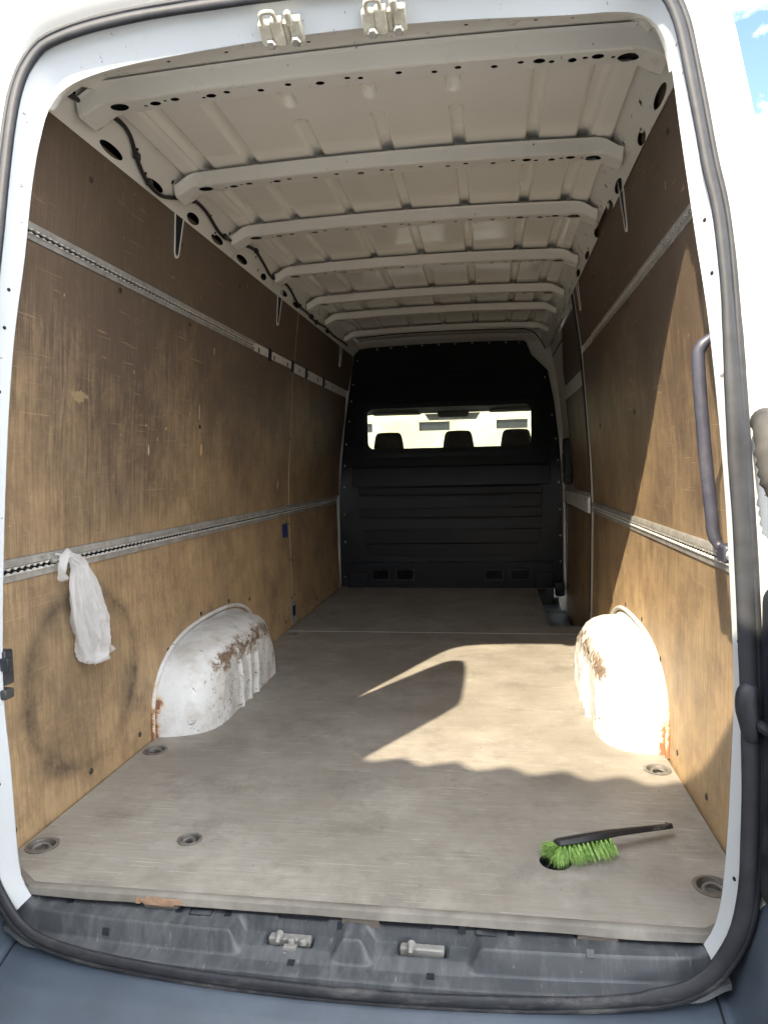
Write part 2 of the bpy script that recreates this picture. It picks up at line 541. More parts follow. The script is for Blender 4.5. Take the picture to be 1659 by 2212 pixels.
class MB:
    def __init__(s):
        s.v, s.f = [], []

    def add(s, vs, fs):
        k = len(s.v)
        s.v += [tuple(v) for v in vs]
        s.f += [tuple(i + k for i in f) for f in fs]
        return s

    def box(s, a, b, xf=None):
        vs = [Vector((x, y, z)) for x in (a[0], b[0]) for y in (a[1], b[1]) for z in (a[2], b[2])]
        if xf:
            vs = [xf @ v for v in vs]
        return s.add(vs, [(0, 1, 3, 2), (4, 6, 7, 5), (0, 4, 5, 1), (2, 3, 7, 6), (0, 2, 6, 4), (1, 5, 7, 3)])

    def grid(s, rows, closed=False, flip=False):
        n, m = len(rows), len(rows[0])
        fs = []
        for i in range(n - 1):
            for j in range(m if closed else m - 1):
                k = (j + 1) % m
                fs.append((i * m + j, i * m + k, (i + 1) * m + k, (i + 1) * m + j))
        return s.add([v for r in rows for v in r], fs)

    def tube(s, path, r, n=10, cap=True, squash=None):
        path = [Vector(p) for p in path]
        rr = r if isinstance(r, (list, tuple)) else [r] * len(path)
        rows = []
        ref = None
        for i, p in enumerate(path):
            t = (path[min(i + 1, len(path) - 1)] - path[max(i - 1, 0)]).normalized()
            if ref is None:
                ref = Vector((0, 0, 1)) if abs(t.z) < .9 else Vector((1, 0, 0))
            a = (ref - t * ref.dot(t)).normalized()
            ref = a
            b = t.cross(a)
            rows.append([p + (a * cos(2 * pi * k / n) + b * sin(2 * pi * k / n)) * rr[i] for k in range(n)])
        k = len(s.v)
        s.grid(rows, closed=True)
        if cap:
            s.f.append(tuple(k + i for i in range(n)))
            e = k + (len(rows) - 1) * n
            s.f.append(tuple(e + i for i in range(n)))
        return s

    def lathe(s, prof, n=24, xf=None, axis='z'):
        rows = []
        for r, h in prof:
            rows.append([Vector((r * cos(2 * pi * k / n), r * sin(2 * pi * k / n), h)) for k in range(n)])
        if xf:
            rows = [[xf @ v for v in q] for q in rows]
        return s.grid(rows, closed=True)

    def build(s, name, mat, parent=None, **k):
        return link_mesh(name, s.v, s.f, mat, parent, **k)

def plate(outer, holes, fn, th):
    """2D outline with real holes, given thickness th, mapped by fn(u, v, w)."""
    bm = bmesh.new()
    edges = []
    for loop in [outer] + holes:
        vs = [bm.verts.new((p[0], p[1], 0)) for p in loop]
        edges += [bm.edges.new((vs[i], vs[(i + 1) % len(vs)])) for i in range(len(vs))]
    bmesh.ops.triangle_fill(bm, use_beauty=True, use_dissolve=False, edges=edges)
    if th:
        g = bmesh.ops.extrude_face_region(bm, geom=list(bm.faces))
        for e in g['geom']:
            if isinstance(e, bmesh.types.BMVert):
                e.co.z = th
    for v in bm.verts:
        v.co = Vector(fn(v.co.x, v.co.y, v.co.z))
    bm.verts.index_update()
    vs = [v.co.copy() for v in bm.verts]
    fs = [tuple(v.index for v in f.verts) for f in bm.faces]
    bm.free()
    return vs, fs

def ell(cx, cy, rx, ry, n=14):
    return [(cx + rx * cos(2 * pi * k / n), cy + ry * sin(2 * pi * k / n)) for k in range(n)]

def rrect(x0, y0, x1, y1, r, n=5):
    pts = []
    for cx, cy, a in ((x1 - r, y1 - r, 0), (x0 + r, y1 - r, 90), (x0 + r, y0 + r, 180), (x1 - r, y0 + r, 270)):
        for k in range(n + 1):
            t = radians(a + 90 * k / n)
            pts.append((cx + r * cos(t), cy + r * sin(t)))
    return pts

def lerp(xs, ys, x):
    if x <= xs[0]:
        return ys[0]
    for i in range(len(xs) - 1):
        if x <= xs[i + 1]:
            t = (x - xs[i]) / (xs[i + 1] - xs[i])
            return ys[i] + (ys[i + 1] - ys[i]) * t
    return ys[-1]

def sstep(a, b, x):
    t = min(1, max(0, (x - a) / (b - a)))
    return t * t * (3 - 2 * t)

def catmull(pts, n=6):
    P = [Vector(p) for p in pts]
    out = []
    for i in range(len(P) - 1):
        p0, p1, p2, p3 = P[max(i - 1, 0)], P[i], P[i + 1], P[min(i + 2, len(P) - 1)]
        for k in range(n):
            t = k / n
            out.append(.5 * ((2 * p1) + (p2 - p0) * t + (2 * p0 - 5 * p1 + 4 * p2 - p3) * t * t
                             + (3 * p1 - p0 - 3 * p2 + p3) * t ** 3))
    out.append(P[-1])
    return out

def wall_x(z):
    return lerp([-.3, 0, .35, .7, .95, 1.2, 1.564, 1.75, 2.05], [.868, .873, .881, .886, .877, .857, .832, .809, .772], z)

def yl(z):
    t = min(max((z - .35) / 1.55, 0), 1)
    return -.055 + .185 * t ** 1.3

GZ = -.70

# ------------------------------------------------------------------ ground and far building
g = link_mesh('ground', [(-60, -60, GZ), (60, -60, GZ), (60, 60, GZ), (-60, 60, GZ)], [(0, 1, 2, 3)], 'concrete', angle=0)
g['kind'] = 'structure'
p_ = MB().box((-3.2, -1.2, GZ + .004), (-.99, 9, GZ + .012)).build('gravel_path', 'gravel', angle=0)
p_['kind'] = 'structure'

wh = bpy.data.objects.new('warehouse', None)
wh.location = (0, 22, GZ)
col.objects.link(wh)
wh['label'] = 'cream rendered warehouse with narrow dark windows seen through the windscreen'
wh['category'] = 'building'
WN = [(-1.96, -.95), (.56, 1.56), (-4.5, -3.52), (3.1, 4.1), (-7.0, -6.0), (5.6, 6.6)]
vs, fs = plate([(-14, GZ), (14, GZ), (14, 6.2), (-14, 6.2)], [rrect(a, 2.155, b, 2.45, .002, 1) for a, b in WN],
               lambda u, v, w: (u, 22 + w, v), .25)
link_mesh('wall', vs, fs, 'render_cream', wh, angle=20)
MB().box((-14.2, 21.8, 6.2), (14.2, 30, 6.5)).build('roof', 'trim_grey', wh)
MB().box((-14, 22.251, GZ), (14, 22.5, 6.19)).build('inner_wall', 'cavity_dark', wh)
for a, b in WN:
    f = MB()
    f.box((a, 22.10, 2.155), (b, 22.14, 2.175)).box((a, 22.10, 2.43), (b, 22.14, 2.45))
    f.box((a, 22.10, 2.175), (a + .02, 22.14, 2.43)).box((b - .02, 22.10, 2.175), (b, 22.14, 2.43))
    wo_ = f.build('window', 'trim_grey', wh)
    MB().box((a + .02, 22.115, 2.175), (b - .02, 22.125, 2.43)).build('pane', 'window_dark', wo_)

# corrugated canopy behind the photographer: its eave throws the wavy shadow edge
cn = bpy.data.objects.new('corrugated_canopy', None)
cn.location = (-.6, -2.4, GZ)
col.objects.link(cn)
cn['label'] = 'grey corrugated sheet canopy on steel posts behind the open van'
cn['category'] = 'canopy'
ZE = 2.30
def eave(xe):
    return .775 - ZE / .89 - .109 * (xe + ZE * .449)
rows = []
for j in range(3):
    d = j * .75
    r = []
    for i in range(0, 471):
        xe = -8 + i * .02
        wz = .019 * cos(2 * pi * xe / .168)
        r.append((xe - .11 * d, eave(xe) - d, ZE + .10 * d + wz))
    rows.append(r)
mb = MB().grid(rows)
co = mb.build('roof_sheet', 'canopy_sheet', cn)
sd = co.modifiers.new('solid', 'SOLIDIFY')
sd.thickness = .006
for xe in (-7.5, -4.6, -1.8, 1.2):
    yy = eave(xe) - 1.2
    MB().box((xe - .04, yy - .04, GZ), (xe + .04, yy + .04, ZE + .03)).build('post', 'post_steel', cn, bevel=.004)
mb = MB()
xf = Matrix.Translation((0, eave(0) - 1.62, 0)) @ Matrix.Rotation(-.1086, 4, 'Z')
mb.box((-8, -.12, GZ), (1.4, .0, ZE + .10), xf)
mb.build('light_block_wall', 'light_block_dark', cn)  # unseen wall, added and kept dark to cut light from behind
mb = MB()
xf = Matrix.Translation((0, eave(0) - 1.2, ZE + .055)) @ Matrix.Rotation(-.1086, 4, 'Z')
mb.box((-8, -.03, -.03), (1.4, .03, .03), xf)
mb.build('beam', 'post_steel', cn)

# ------------------------------------------------------------------ the van
van = bpy.data.objects.new('cargo_van', None)
van.location = (0, 2.2, GZ)
col.objects.link(van)
van['label'] = 'white cargo van seen through its open rear doors into the plywood lined load bay'
van['category'] = 'van'

# --- rear opening: paths in the (x, z) plane
SEAL = [(0, -.092), (-.40, -.085), (-.60, -.074), (-.70, -.048), (-.755, .01), (-.782, .10), (-.792, .35), (-.792, .9),
        (-.785, 1.2), (-.769, 1.47), (-.753, 1.716), (-.735, 1.837), (-.697, 1.906), (-.637, 1.935), (-.517, 1.955),
        (-.34, 1.965), (0, 1.968), (.34, 1.957), (.52, 1.942), (.61, 1.926), (.668, 1.893), (.700, 1.825), (.719, 1.715),
        (.744, 1.527), (.767, 1.358), (.781, .935), (.788, .67), (.792, .28), (.783, .10), (.755, .01), (.70, -.050),
        (.60, -.076), (.40, -.088)]
JAMB = [(0, -.05), (-.40, -.05), (-.60, -.048), (-.70, -.035), (-.742, .0), (-.757, .07), (-.764, .30), (-.776, .5),
        (-.774, .97), (-.765, 1.24), (-.745, 1.445), (-.733, 1.62), (-.717, 1.734), (-.694, 1.812), (-.637, 1.863), (-.5, 1.893),
        (-.25, 1.910), (0, 1.916), (.25, 1.910), (.5, 1.893), (.60, 1.888), (.660, 1.868), (.690, 1.820), (.702, 1.755), (.716, 1.6),
        (.736, 1.4), (.756, 1.21), (.773, .936), (.78, .71), (.783, .5), (.777, .36), (.771, .21), (.759, .07), (.738, -.0),
        (.70, -.036), (.60, -.048), (.40, -.05)]
CZ = .95
def polar(path, thetas):
    P = catmull([(*p, 0) for p in path + path[:1]], 8)
    pol = []
    for v in P[:-1]:
        pol.append((math.atan2(v.x, -(v.y - CZ)) % (2 * pi), math.hypot(v.x, v.y - CZ)))
    pol.sort()
    ts = [pol[-1][0] - 2 * pi] + [p[0] for p in pol] + [pol[0][0] + 2 * pi]
    rs = [pol[-1][1]] + [p[1] for p in pol] + [pol[0][1]]
    out = []
    for t in thetas:
        r = lerp(ts, rs, t % (2 * pi))
        out.append(Vector((r * sin(t), CZ - r * cos(t))))
    return out
# theta: 0 = bottom centre, going to +x side, pi = top
def theta_samples(t0, t1, n):
    return [t0 + (t1 - t0) * i / (n - 1) for i in range(n)]
TH_ALL = theta_samples(0, 2 * pi, 361)[:-1]
T0 = .645
TH = theta_samples(T0, 2 * pi - T0, 260)        # everything but the bottom edge

def seal_y(x, z):
    if z > .02:
        return yl(z)
    return -.055 - .062 * sstep(.02, -.09, z) * (1 - (abs(x) / .80) ** 2)

def path_normals(P, closed):
    N = []
    n = len(P)
    for i in range(n):
        a = P[(i - 1) % n] if closed or i else P[i]
        b = P[(i + 1) % n] if closed or i < n - 1 else P[i]
        t = (b - a).normalized()
        N.append(Vector((t.y, -t.x)))
    return N

sealP = polar(SEAL, TH)
sealN = path_normals(sealP, False)
jambP = polar(JAMB, TH)
jambN = path_normals(jambP, False)

def section(P, N, off, dy, low=0.0):
    out = []
    for p, n_ in zip(P, N):
        o = off + low * max(0, 1 - max(p.y, 0) / 1.7)
        q = p + n_ * o
        out.append(Vector((q.x, yl(p.y) + dy, q.y)))
    return out

# jamb (white painted flange round the opening)
rows = [section(sealP, sealN, .012, -.004), section(sealP, sealN, -.004, .000)]
mid1 = [Vector((a.x * .75 + b.x * .25, yl(a.y) + .012, a.y * .75 + b.y * .25)) for a, b in zip(sealP, jambP)]
mid2 = [Vector((a.x * .30 + b.x * .70, yl(a.y) + .032, a.y * .30 + b.y * .70)) for a, b in zip(sealP, jambP)]
rows += [mid1, mid2, section(jambP, jambN, 0, .045), section(jambP, jambN, .004, .052), section(jambP, jambN, .115, .07)]
df = MB().grid(rows).build('door_frame', 'jamb_white', van, angle=28)
# small drilled holes in the jamb
for (dx, z) in ((-1, 1.36), (-1, 1.28), (-1, 1.13), (-1, .83), (-1, .93), (1, 1.30), (1, 1.42), (1, .60), (1, .46), (-1, .25), (1, .13)):
    i = min(range(len(TH)), key=lambda k: abs(mid2[k].z - z) + (0 if mid2[k].x * dx > 0 else 9))
    a, b = mid1[i], mid2[i]
    c = (a + b) / 2
    n_ = (b - a).cross(Vector((0, 0, 1))).normalized()
    if n_.x * dx > 0:
        n_ = -n_
    q = n_.to_track_quat('Z', 'Y').to_matrix().to_4x4()
    MB().lathe([(0.0001, .0016), (.0035, .0016), (.0045, 0)], 10, Matrix.Translation(c) @ q).build('hole_plug', 'cavity_dark', df)

# outer body skin round the opening, running forward along the van
secs = [(.010, -.006, 0), (.030, .004, 0), (.040, -.010, 0), (.052, -.020, .002), (.078, -.018, .012), (.100, -.004, .02),
        (.118, .030, .035), (.130, .075, .05), (.136, .14, .062), (.138, .30, .066), (.138, 4.35, .066)]
keep = [k for k in range(len(TH)) if sealP[k].y > .09]
rows = [[r_[k] for k in keep] for r_ in [section(sealP, sealN, *s) for s in secs]]
MB().grid(rows).build('body_shell', 'body_white', van, angle=40)

# rubber seal, two lips
def seal_loop(off, dy, ra, rb, name):
    P = polar(SEAL, TH_ALL)
    N = path_normals(P, True)
    rows = []
    for p, n_ in zip(P, N):
        q = p + n_ * off
        wob = .0012 * noise.noise(Vector((p.x * 9, p.y * 9, off * 50)))
        c = Vector((q.x, seal_y(p.x, p.y) + dy, q.y))
        n3 = Vector((n_.x, 0, n_.y))
        big = 1 + .5 * (1 if p.x > .6 and p.y < 1.3 else 0) * sstep(1.3, 1.0, p.y)
        rows.append([c + n3 * (ra * big + wob) * cos(2 * pi * k / 12) + Vector((0, 1, 0)) * rb * sin(2 * pi * k / 12) for k in range(12)])
    rows.append(rows[0])
    return MB().grid(rows, closed=True).build(name, 'rubber', van, angle=60)
sm = seal_loop(.003, -.010, .0120, .0085, 'door_seal')
s2 = seal_loop(.0190, -.008, .0068, .0075, 'seal_lip')
s2.parent = sm
s2.matrix_parent_inverse = Matrix.Identity(4)

# --- load floor -------------------------------------------------------------
W = .8655
RINGS = [(-.817, .162, .040), (-.452, .231, .031), (-.814, .774, .040), (.816, .776, .040), (.795, .163, .042)]
HOLE = (.462, .228, .036)
FAR = [(-.812, 2.47, .034), (.814, 2.45, .034)]
FAR2 = [(-.696, 3.08, .034), (.557, 3.05, .034)]
def board(name, outer, holes, mat='floor_ply'):
    vs, fs = plate(outer, [ell(x, y, r, r, 20) for x, y, r in holes], lambda u, v, w: (u, v, w - .018), .018)
    return link_mesh(name, vs, fs, mat, van, angle=30, bevel=0)
b1 = board('floor_board', [(-.735, .004), (.735, .004), (.80, .05), (W, .085), (W, 2.545), (-W, 2.545), (-W, .085), (-.80, .05)],
           [(x, y, r * .86) for x, y, r in RINGS + FAR] + [HOLE])
b2 = board('floor_board', [(-W, 2.549), (W, 2.549), (W, 2.745), (.655, 2.745), (.668, 4.10), (-W, 4.10)],
           [(x, y, r * .86) for x, y, r in FAR2])
MB().box((-W, 2.5435, .0003), (W, 2.5515, .0014)).build('joint_strip', 'tooth_metal', b1)
# worn front edging, stepped
def edge_rows():
    rows = []
    for i in range(101):
        x = -.80 + 1.60 * i / 100
        t = max(0, (abs(x) - .735) / .065)
        yo = .046 * t
        nn = .0016 * noise.noise(Vector((x * 6, 1, 2)))
        rows.append([(x, .014 + yo, .0005), (x, .0125 + yo, .0016), (x, .000 + yo, .0014), (x, -.006 + yo, -.002 + nn),
                     (x, -.010 + yo, -.017 + nn * 2), (x, .03 + yo, -.020)])
    return rows
MB().grid(edge_rows()).build('edge_strip', 'edge_strip', b1, angle=40)
# splintered patch at the edge
mb = MB()
for k in range(26):
    x = -.475 + random.random() * .10
    a = random.uniform(-.006, .006)
    mb.box((x, -.0125 - random.random() * .002, -.018 + random.random() * .008), (x + random.uniform(.008, .035), -.0085, -.012 + random.random() * .010))
mb.build('splintered_edge', 'splinter_wood', b1, kind='stuff')
for x in (-.42, .03, .52):
    MB().box((x - .035, -.006, -.038), (x + .045, .05, -.0205)).build('packer', 'packer_wood', b1)
# tie-down cups
def cup(r):
    mb = MB()
    mb.lathe([(r * 1.0, .0003), (r * 1.02, .0028), (r * .90, .0042), (r * .80, .0030), (r * .76, -.004), (r * .70, -.020), (r * .3, -.024), (.0005, -.024)], 28)
    pts = [(r * .55 * cos(a), r * .42 * sin(a) - .004, -.006 + .005 * sin(a)) for a in [2 * pi * k / 20 for k in range(21)]]
    mb.tube(pts, .0042, 8, cap=False)
    mb.box((-r * .62, -r * .62, -.012), (r * .62, -r * .34, -.003))
    return mb
cache = {}
for brd, lst in ((b1, RINGS + FAR), (b2, FAR2)):
    for (x, y, r) in lst:
        if r not in cache:
            cache[r] = cup(r).build('tie_down_ring', 'ring_metal', brd, angle=40)
            o = cache[r]
        else:
            o = copy_part(cache[r], brd)
        o.location = (x, y, 0)
        o.rotation_euler = (0, 0, random.uniform(-.5, .5))
MB().lathe([(HOLE[2] * 1.03, .0004), (HOLE[2] * 1.0, .001), (HOLE[2] * .97, -.004), (HOLE[2] * .9, -.024), (.0005, -.026)], 28,
           Matrix.Translation((HOLE[0], HOLE[1], 0))).build('empty_cup', 'cavity_dark', b1)
# under-floor pan and step well
mb = MB()
mb.box((-.93, .02, -.16), (.66, 4.3, -.045)).box((.66, .02, -.16), (.93, 2.74, -.045)).box((.66, 2.74, -.30), (.95, 4.3, -.22))
mb.build('chassis_pan', 'cavity_dark', van)
MB().box((.671, 2.746, -.219), (.90, 4.10, -.205)).build('step_tread', 'lamp_plastic', van)
MB().box((.656, 2.7455, -.205), (.6705, 4.09, -.0185)).build('step_riser', 'lamp_plastic', van)

# --- side panels ------------------------------------------------------------
def wall_panel(name, side, y0, y1, z0, z1, mat, skew=0.0, inset=0.0, th=.009, z1b=None, seams=0):
    nz_ = max(2, int((z1 - z0) / .06) + 1)
    ny = max(2, int((y1 - y0) / .25) + 1)
    front, back = [], []
    for i in range(nz_ + 1):
        t = i / nz_
        a, b = [], []
        for j in range(ny + 1):
            s = j / ny
            ztop = z1 if z1b is None else z1 + (z1b - z1) * s
            z = z0 + (ztop - z0) * t
            y = y0 + (y1 - y0) * s + (skew * (z - z0) if j == ny else 0)
            wv = .0015 * noise.noise(Vector((y * 2, z * 2, side * 5)))
            xw = wall_x(z) + inset + wv
            a.append((side * xw, y, z))
            b.append((side * (xw + th), y, z))
        front.append(a)
        back.append(b)
    mb = MB()
    mb.grid(front).grid(back)
    ring_f = front[0] + [r[-1] for r in front[1:]] + front[-1][::-1][1:] + [r[0] for r in front[::-1][1:-1]]
    ring_b = back[0] + [r[-1] for r in back[1:]] + back[-1][::-1][1:] + [r[0] for r in back[::-1][1:-1]]
    mb.grid([ring_f, ring_b], closed=True)
    me_o = mb.build(name, mat, van, angle=30)
    return me_o

RL = (.672, .732)     # lower rail zone
RU = (1.545, 1.585)
PL = 'plywood_left'
PR = 'plywood_right'
panels_left = [wall_panel('wall_panel', -1, .08, 2.715, -.02, RL[0], PL),
               wall_panel('wall_panel', -1, .08, 2.715, RL[1], 1.542, PL),
               wall_panel('wall_panel', -1, .20, 2.73, 1.588, 1.905, PL),
               wall_panel('wall_panel', -1, 2.723, 4.075, -.02, RL[0], PL),
               wall_panel('wall_panel', -1, 2.723, 4.30, RL[1], 1.528, PL),
               wall_panel('wall_panel', -1, 2.736, 4.45, 1.588, 1.900, PL)]
panels_right = [wall_panel('wall_panel', 1, .08, 2.60, -.02, RL[0], PR),
                wall_panel('wall_panel', 1, .16, 2.62, RL[1], 1.548, PR),
                wall_panel('wall_panel', 1, .30, 2.66, 1.588, 1.945, PR)]

for k, (z0_, z1_) in enumerate(((.0, RL[0]), (RL[1], 1.52), (1.595, 1.895))):
    rows = []
    for i in range(13):
        z = z0_ + (z1_ - z0_) * i / 12
        yy = 2.7185 if k < 2 else 2.733
        rows.append([(-(wall_x(z) + .003), yy - .005, z), (-(wall_x(z) - .0022), yy - .004, z), (-(wall_x(z) - .0022), yy + .004, z), (-(wall_x(z) + .003), yy + .005, z)])
    MB().grid(rows).build('joint_bead', 'bead_wood', panels_left[k], angle=20)
# inner side skins behind the panels (close the wall off, show white metal in the gaps)
def skin(side, y0, y1, z0, z1, off, name, mat):
    rows = []
    for i in range(17):
        z = z0 + (z1 - z0) * i / 16
        rows.append([(side * (wall_x(z) + off), y, z) for y in (y0, y1)])
    return MB().grid(rows).build(name, mat, van)
skin(-1, .24, 4.6, -.15, 1.868, .022, 'side_skin', 'inner_white')
skin(1, .32, 2.64, -.15, 1.875, .022, 'side_skin', 'inner_white')

# screws
def screw_at(side, y, z, parent, r=.0095):
    x = side * wall_x(z)
    q = Vector((-side, 0, 0)).to_track_quat('Z', 'Y').to_matrix().to_4x4()
    if 'screw' not in cache:
        mb = MB().lathe([(.0095, -.001), (.0095, .0012), (.0078, .0030), (.0035, .0034), (.0030, .0016), (.0003, .0016)], 14)
        o = mb.build('screw', 'screw_dark', parent)
        cache['screw'] = o
    else:
        o = copy_part(cache['screw'], parent)
    o.matrix_local = Matrix.Translation((x, y, z)) @ q
    return o
def pick(panels, side, y, z):
    if side < 0:
        k = 0 if z < .7 else (1 if z < 1.55 else 2)
        return panels[k + (3 if y > 2.72 else 0)]
    return panels[0 if z < .7 else (1 if z < 1.565 else 2)]
SL = [(.516, 1.79), (1.131, 1.793), (1.75, 1.791), (.711, 1.525), (1.246, 1.522), (1.37, 1.13), (2.705, 1.128), (2.735, 1.128), (2.70, 1.775),
      (2.76, 1.778), (1.351, .35), (1.669, .345), (1.034, .279), (.785, .05), (2.199, .054), (2.543, .054), (2.69, .403), (2.74, .396),
      (.485, .052), (.137, .049), (2.69, .17), (2.745, .18), (2.70, .06), (3.3, .05), (3.7, .05), (3.3, 1.13), (1.95, .30), (2.70, .62)]
SR = [(1.358, 1.131), (1.334, 1.53), (1.255, 1.82), (1.636, .345), (1.319, .351), (1.018, .28), (.778, .056), (.483, .057), (2.2, 1.13),
      (2.0, 1.80), (2.2, .05), (1.95, .30), (.6, 1.82)]
for y, z in SL:
    screw_at(-1, y, z, pick(panels_left, -1, y, z))
for y, z in SR:
    screw_at(1, y, z, pick(panels_right, 1, y, z))

# sticker, floor latch plate
def on_wall(side, y0, y1, z0, z1, lift, name, mat, parent, bevel=0):
    x0 = wall_x(z0) - lift
    x1 = wall_x(z1) - lift
    vs = []
    for d in (0, .004):
        vs += [(side * (x0 + d), y0, z0), (side * (x0 + d), y1, z0), (side * (x1 + d), y1, z1), (side * (x1 + d), y0, z1)]
    return link_mesh(name, vs, [(0, 1, 2, 3), (7, 6, 5, 4), (0, 4, 5, 1), (1, 5, 6, 2), (2, 6, 7, 3), (3, 7, 4, 0)], mat, parent, angle=0, bevel=bevel)
st = on_wall(-1, 2.565, 2.668, .545, .628, .0020, 'sticker', 'sticker_blue', panels_left[0])
# pale worn patches rubbed into the left panels: slots with metal tongues
def tongue(side, y, zt, zb, wt, parent_list):
    """white body pillar tongue hanging over the panel with a long dark slot through it"""
    n = 6
    out = [(y - wt, zt), (y + wt, zt)] + [(y + wt * .45 * cos(radians(-90 * k / n)) + .001, zb + .02 + wt * .6 * sin(radians(-90 * k / n))) for k in range(n + 1)] \
        + [(y - wt * .45 * sin(radians(90 * k / n)), zb + .02 - wt * .6 * cos(radians(90 * k / n))) for k in range(1, n + 1)]
    hole = [(y + wt * .86, zt - .018)] + [(y + wt * .40 * cos(radians(-180 * k / 8)), zb + .019 + wt * .44 * sin(radians(-180 * k / 8))) for k in range(9)] + [(y - wt * .86, zt - .018)]
    vs, fs = plate(out, [hole], lambda u, v, w: (side * (wall_x(v) - w), u, v), .005)
    o = link_mesh('pillar_tongue', vs, fs, 'inner_white', van, angle=40)
    vs, fs = plate([(y - wt * .9, zt - .01), (y + wt * .9, zt - .01), (y + wt * .40, zb + .010), (y - wt * .40, zb + .010)], [],
                   lambda u, v, w: (side * (wall_x(v) - .0012), u, v), 0)
    link_mesh('slot', vs, fs, 'cavity_dark', o, angle=0)  # dark sheet painting the shade inside the slot
for y in (1.085, 2.345, 3.96):
    tongue(-1, y, 1.925, 1.735, .042, None)
for y in (1.205, 2.48):
    tongue(1, y, 1.965, 1.755, .040, None)

# --- cargo rails ------------------------------------------------------------
def rail(side, y0, y1, z0, z1, teeth_z, name='cargo_rail', lift=.004):
    h = z1 - z0
    prof = [(0, -.004), (.0, lift), (.30, lift + .001), (.33, lift - .009), (.60, lift - .009), (.63, lift + .002), (.66, lift + .004),
            (.94, lift + .002), (1.0, lift), (1.0, -.004)]
    rows = []
    n = max(2, int((y1 - y0) / .1))
    for i in range(n + 1):
        y = y0 + (y1 - y0) * i / n
        rows.append([(side * (wall_x(z0 + h * t) - w), y, z0 + h * t) for t, w in prof])
    mb = MB().grid(rows)
    k = len(mb.v)
    o = mb.build(name, 'rail_metal', van, angle=25)
    ch = []
    for i in range(n + 1):
        y = y0 + (y1 - y0) * i / n
        ch.append([(side * (wall_x(z0 + h * t) + .0036), y, z0 + h * t) for t in (.335, .595)])
    MB().grid(ch).build('channel_dark_strip', 'cavity_dark', o, angle=0)  # near-black strip added to paint shade into the rail recess
    tb = MB()
    p = .026
    cnt = int((y1 - y0) / p)
    zc = z0 + h * .465
    hh = h * .155
    for i in range(cnt):
        y = y0 + .01 + i * p
        for s_ in (1, -1):
            za, zb = zc + s_ * hh, zc + s_ * hh * .25
            xa = side * (wall_x(za) - lift - .0045)
            tb.add([(xa, y, za), (xa, y + p * .95, za), (xa, y + p * .5, zb),
                    (xa + side * .006, y, za), (xa + side * .006, y + p * .95, za), (xa + side * .006, y + p * .5, zb)],
                   [(0, 1, 2), (0, 2, 5, 3), (1, 4, 5, 2), (3, 5, 4)])
    t = tb.build('tooth_row', 'tooth_metal', o, angle=0, kind='stuff')
    # countersunk bolts
    for i in range(int((y1 - y0) / .42)):
        y = y0 + .21 + i * .42
        z = z0 + h * .80
        if 'rb' not in cache:
            cache['rb'] = MB().lathe([(.0055, -.001), (.0055, .001), (.003, .0022), (.0003, .0022)], 10).build('bolt', 'bolt_metal', o)
            b = cache['rb']
        else:
            b = copy_part(cache['rb'], o)
        b.matrix_local = Matrix.Translation((side * (wall_x(z) - lift - .002), y, z)) @ Vector((-side, 0, 0)).to_track_quat('Z', 'Y').to_matrix().to_4x4()
    return o
rail(-1, .10, 4.07, .673, .731, 0)
rail(-1, .13, 2.00, 1.543, 1.587, 0)
rail(1, .10, 2.60, .673, .731, 0)
rail(1, .13, 2.22, 1.549, 1.587, 0)
# white pressed strip with square holes that continues the left upper rail line
def strip(side, y0, y1, z0, z1, ys, name='waist_strip'):
    hs = [rrect(y - .013, (z0 + z1) / 2 - .011, y + .013, (z0 + z1) / 2 + .013, .002, 1) for y in ys]
    vs, fs = plate([(y0, z0), (y1, z0), (y1, z1), (y0, z1)], hs, lambda u, v, w: (side * (wall_x(v) + .004 + w), u, v), .0015)
    o = link_mesh(name, vs, fs, 'inner_white', van, angle=30)
    vs, fs = plate([(y0, z0), (y1, z0), (y1, z1), (y0, z1)], [], lambda u, v, w: (side * (wall_x(v) + .016), u, v), 0)
    link_mesh('dark_backing', vs, fs, 'cavity_dark', o, angle=0)  # dark sheet painting shade behind the square holes
strip(-1, 2.004, 4.34, 1.529, 1.586, [2.10, 2.36, 2.62, 2.88, 3.10, 3.36, 3.60, 3.82, 4.1])
strip(1, 2.224, 2.62, 1.552, 1.586, [2.34, 2.52])
for y in (2.24, 2.68, 3.0, 3.48):
    on_wall(-1, y, y + .045, 1.527, 1.592, .004, 'strip_clip', 'cavity_dark', van)

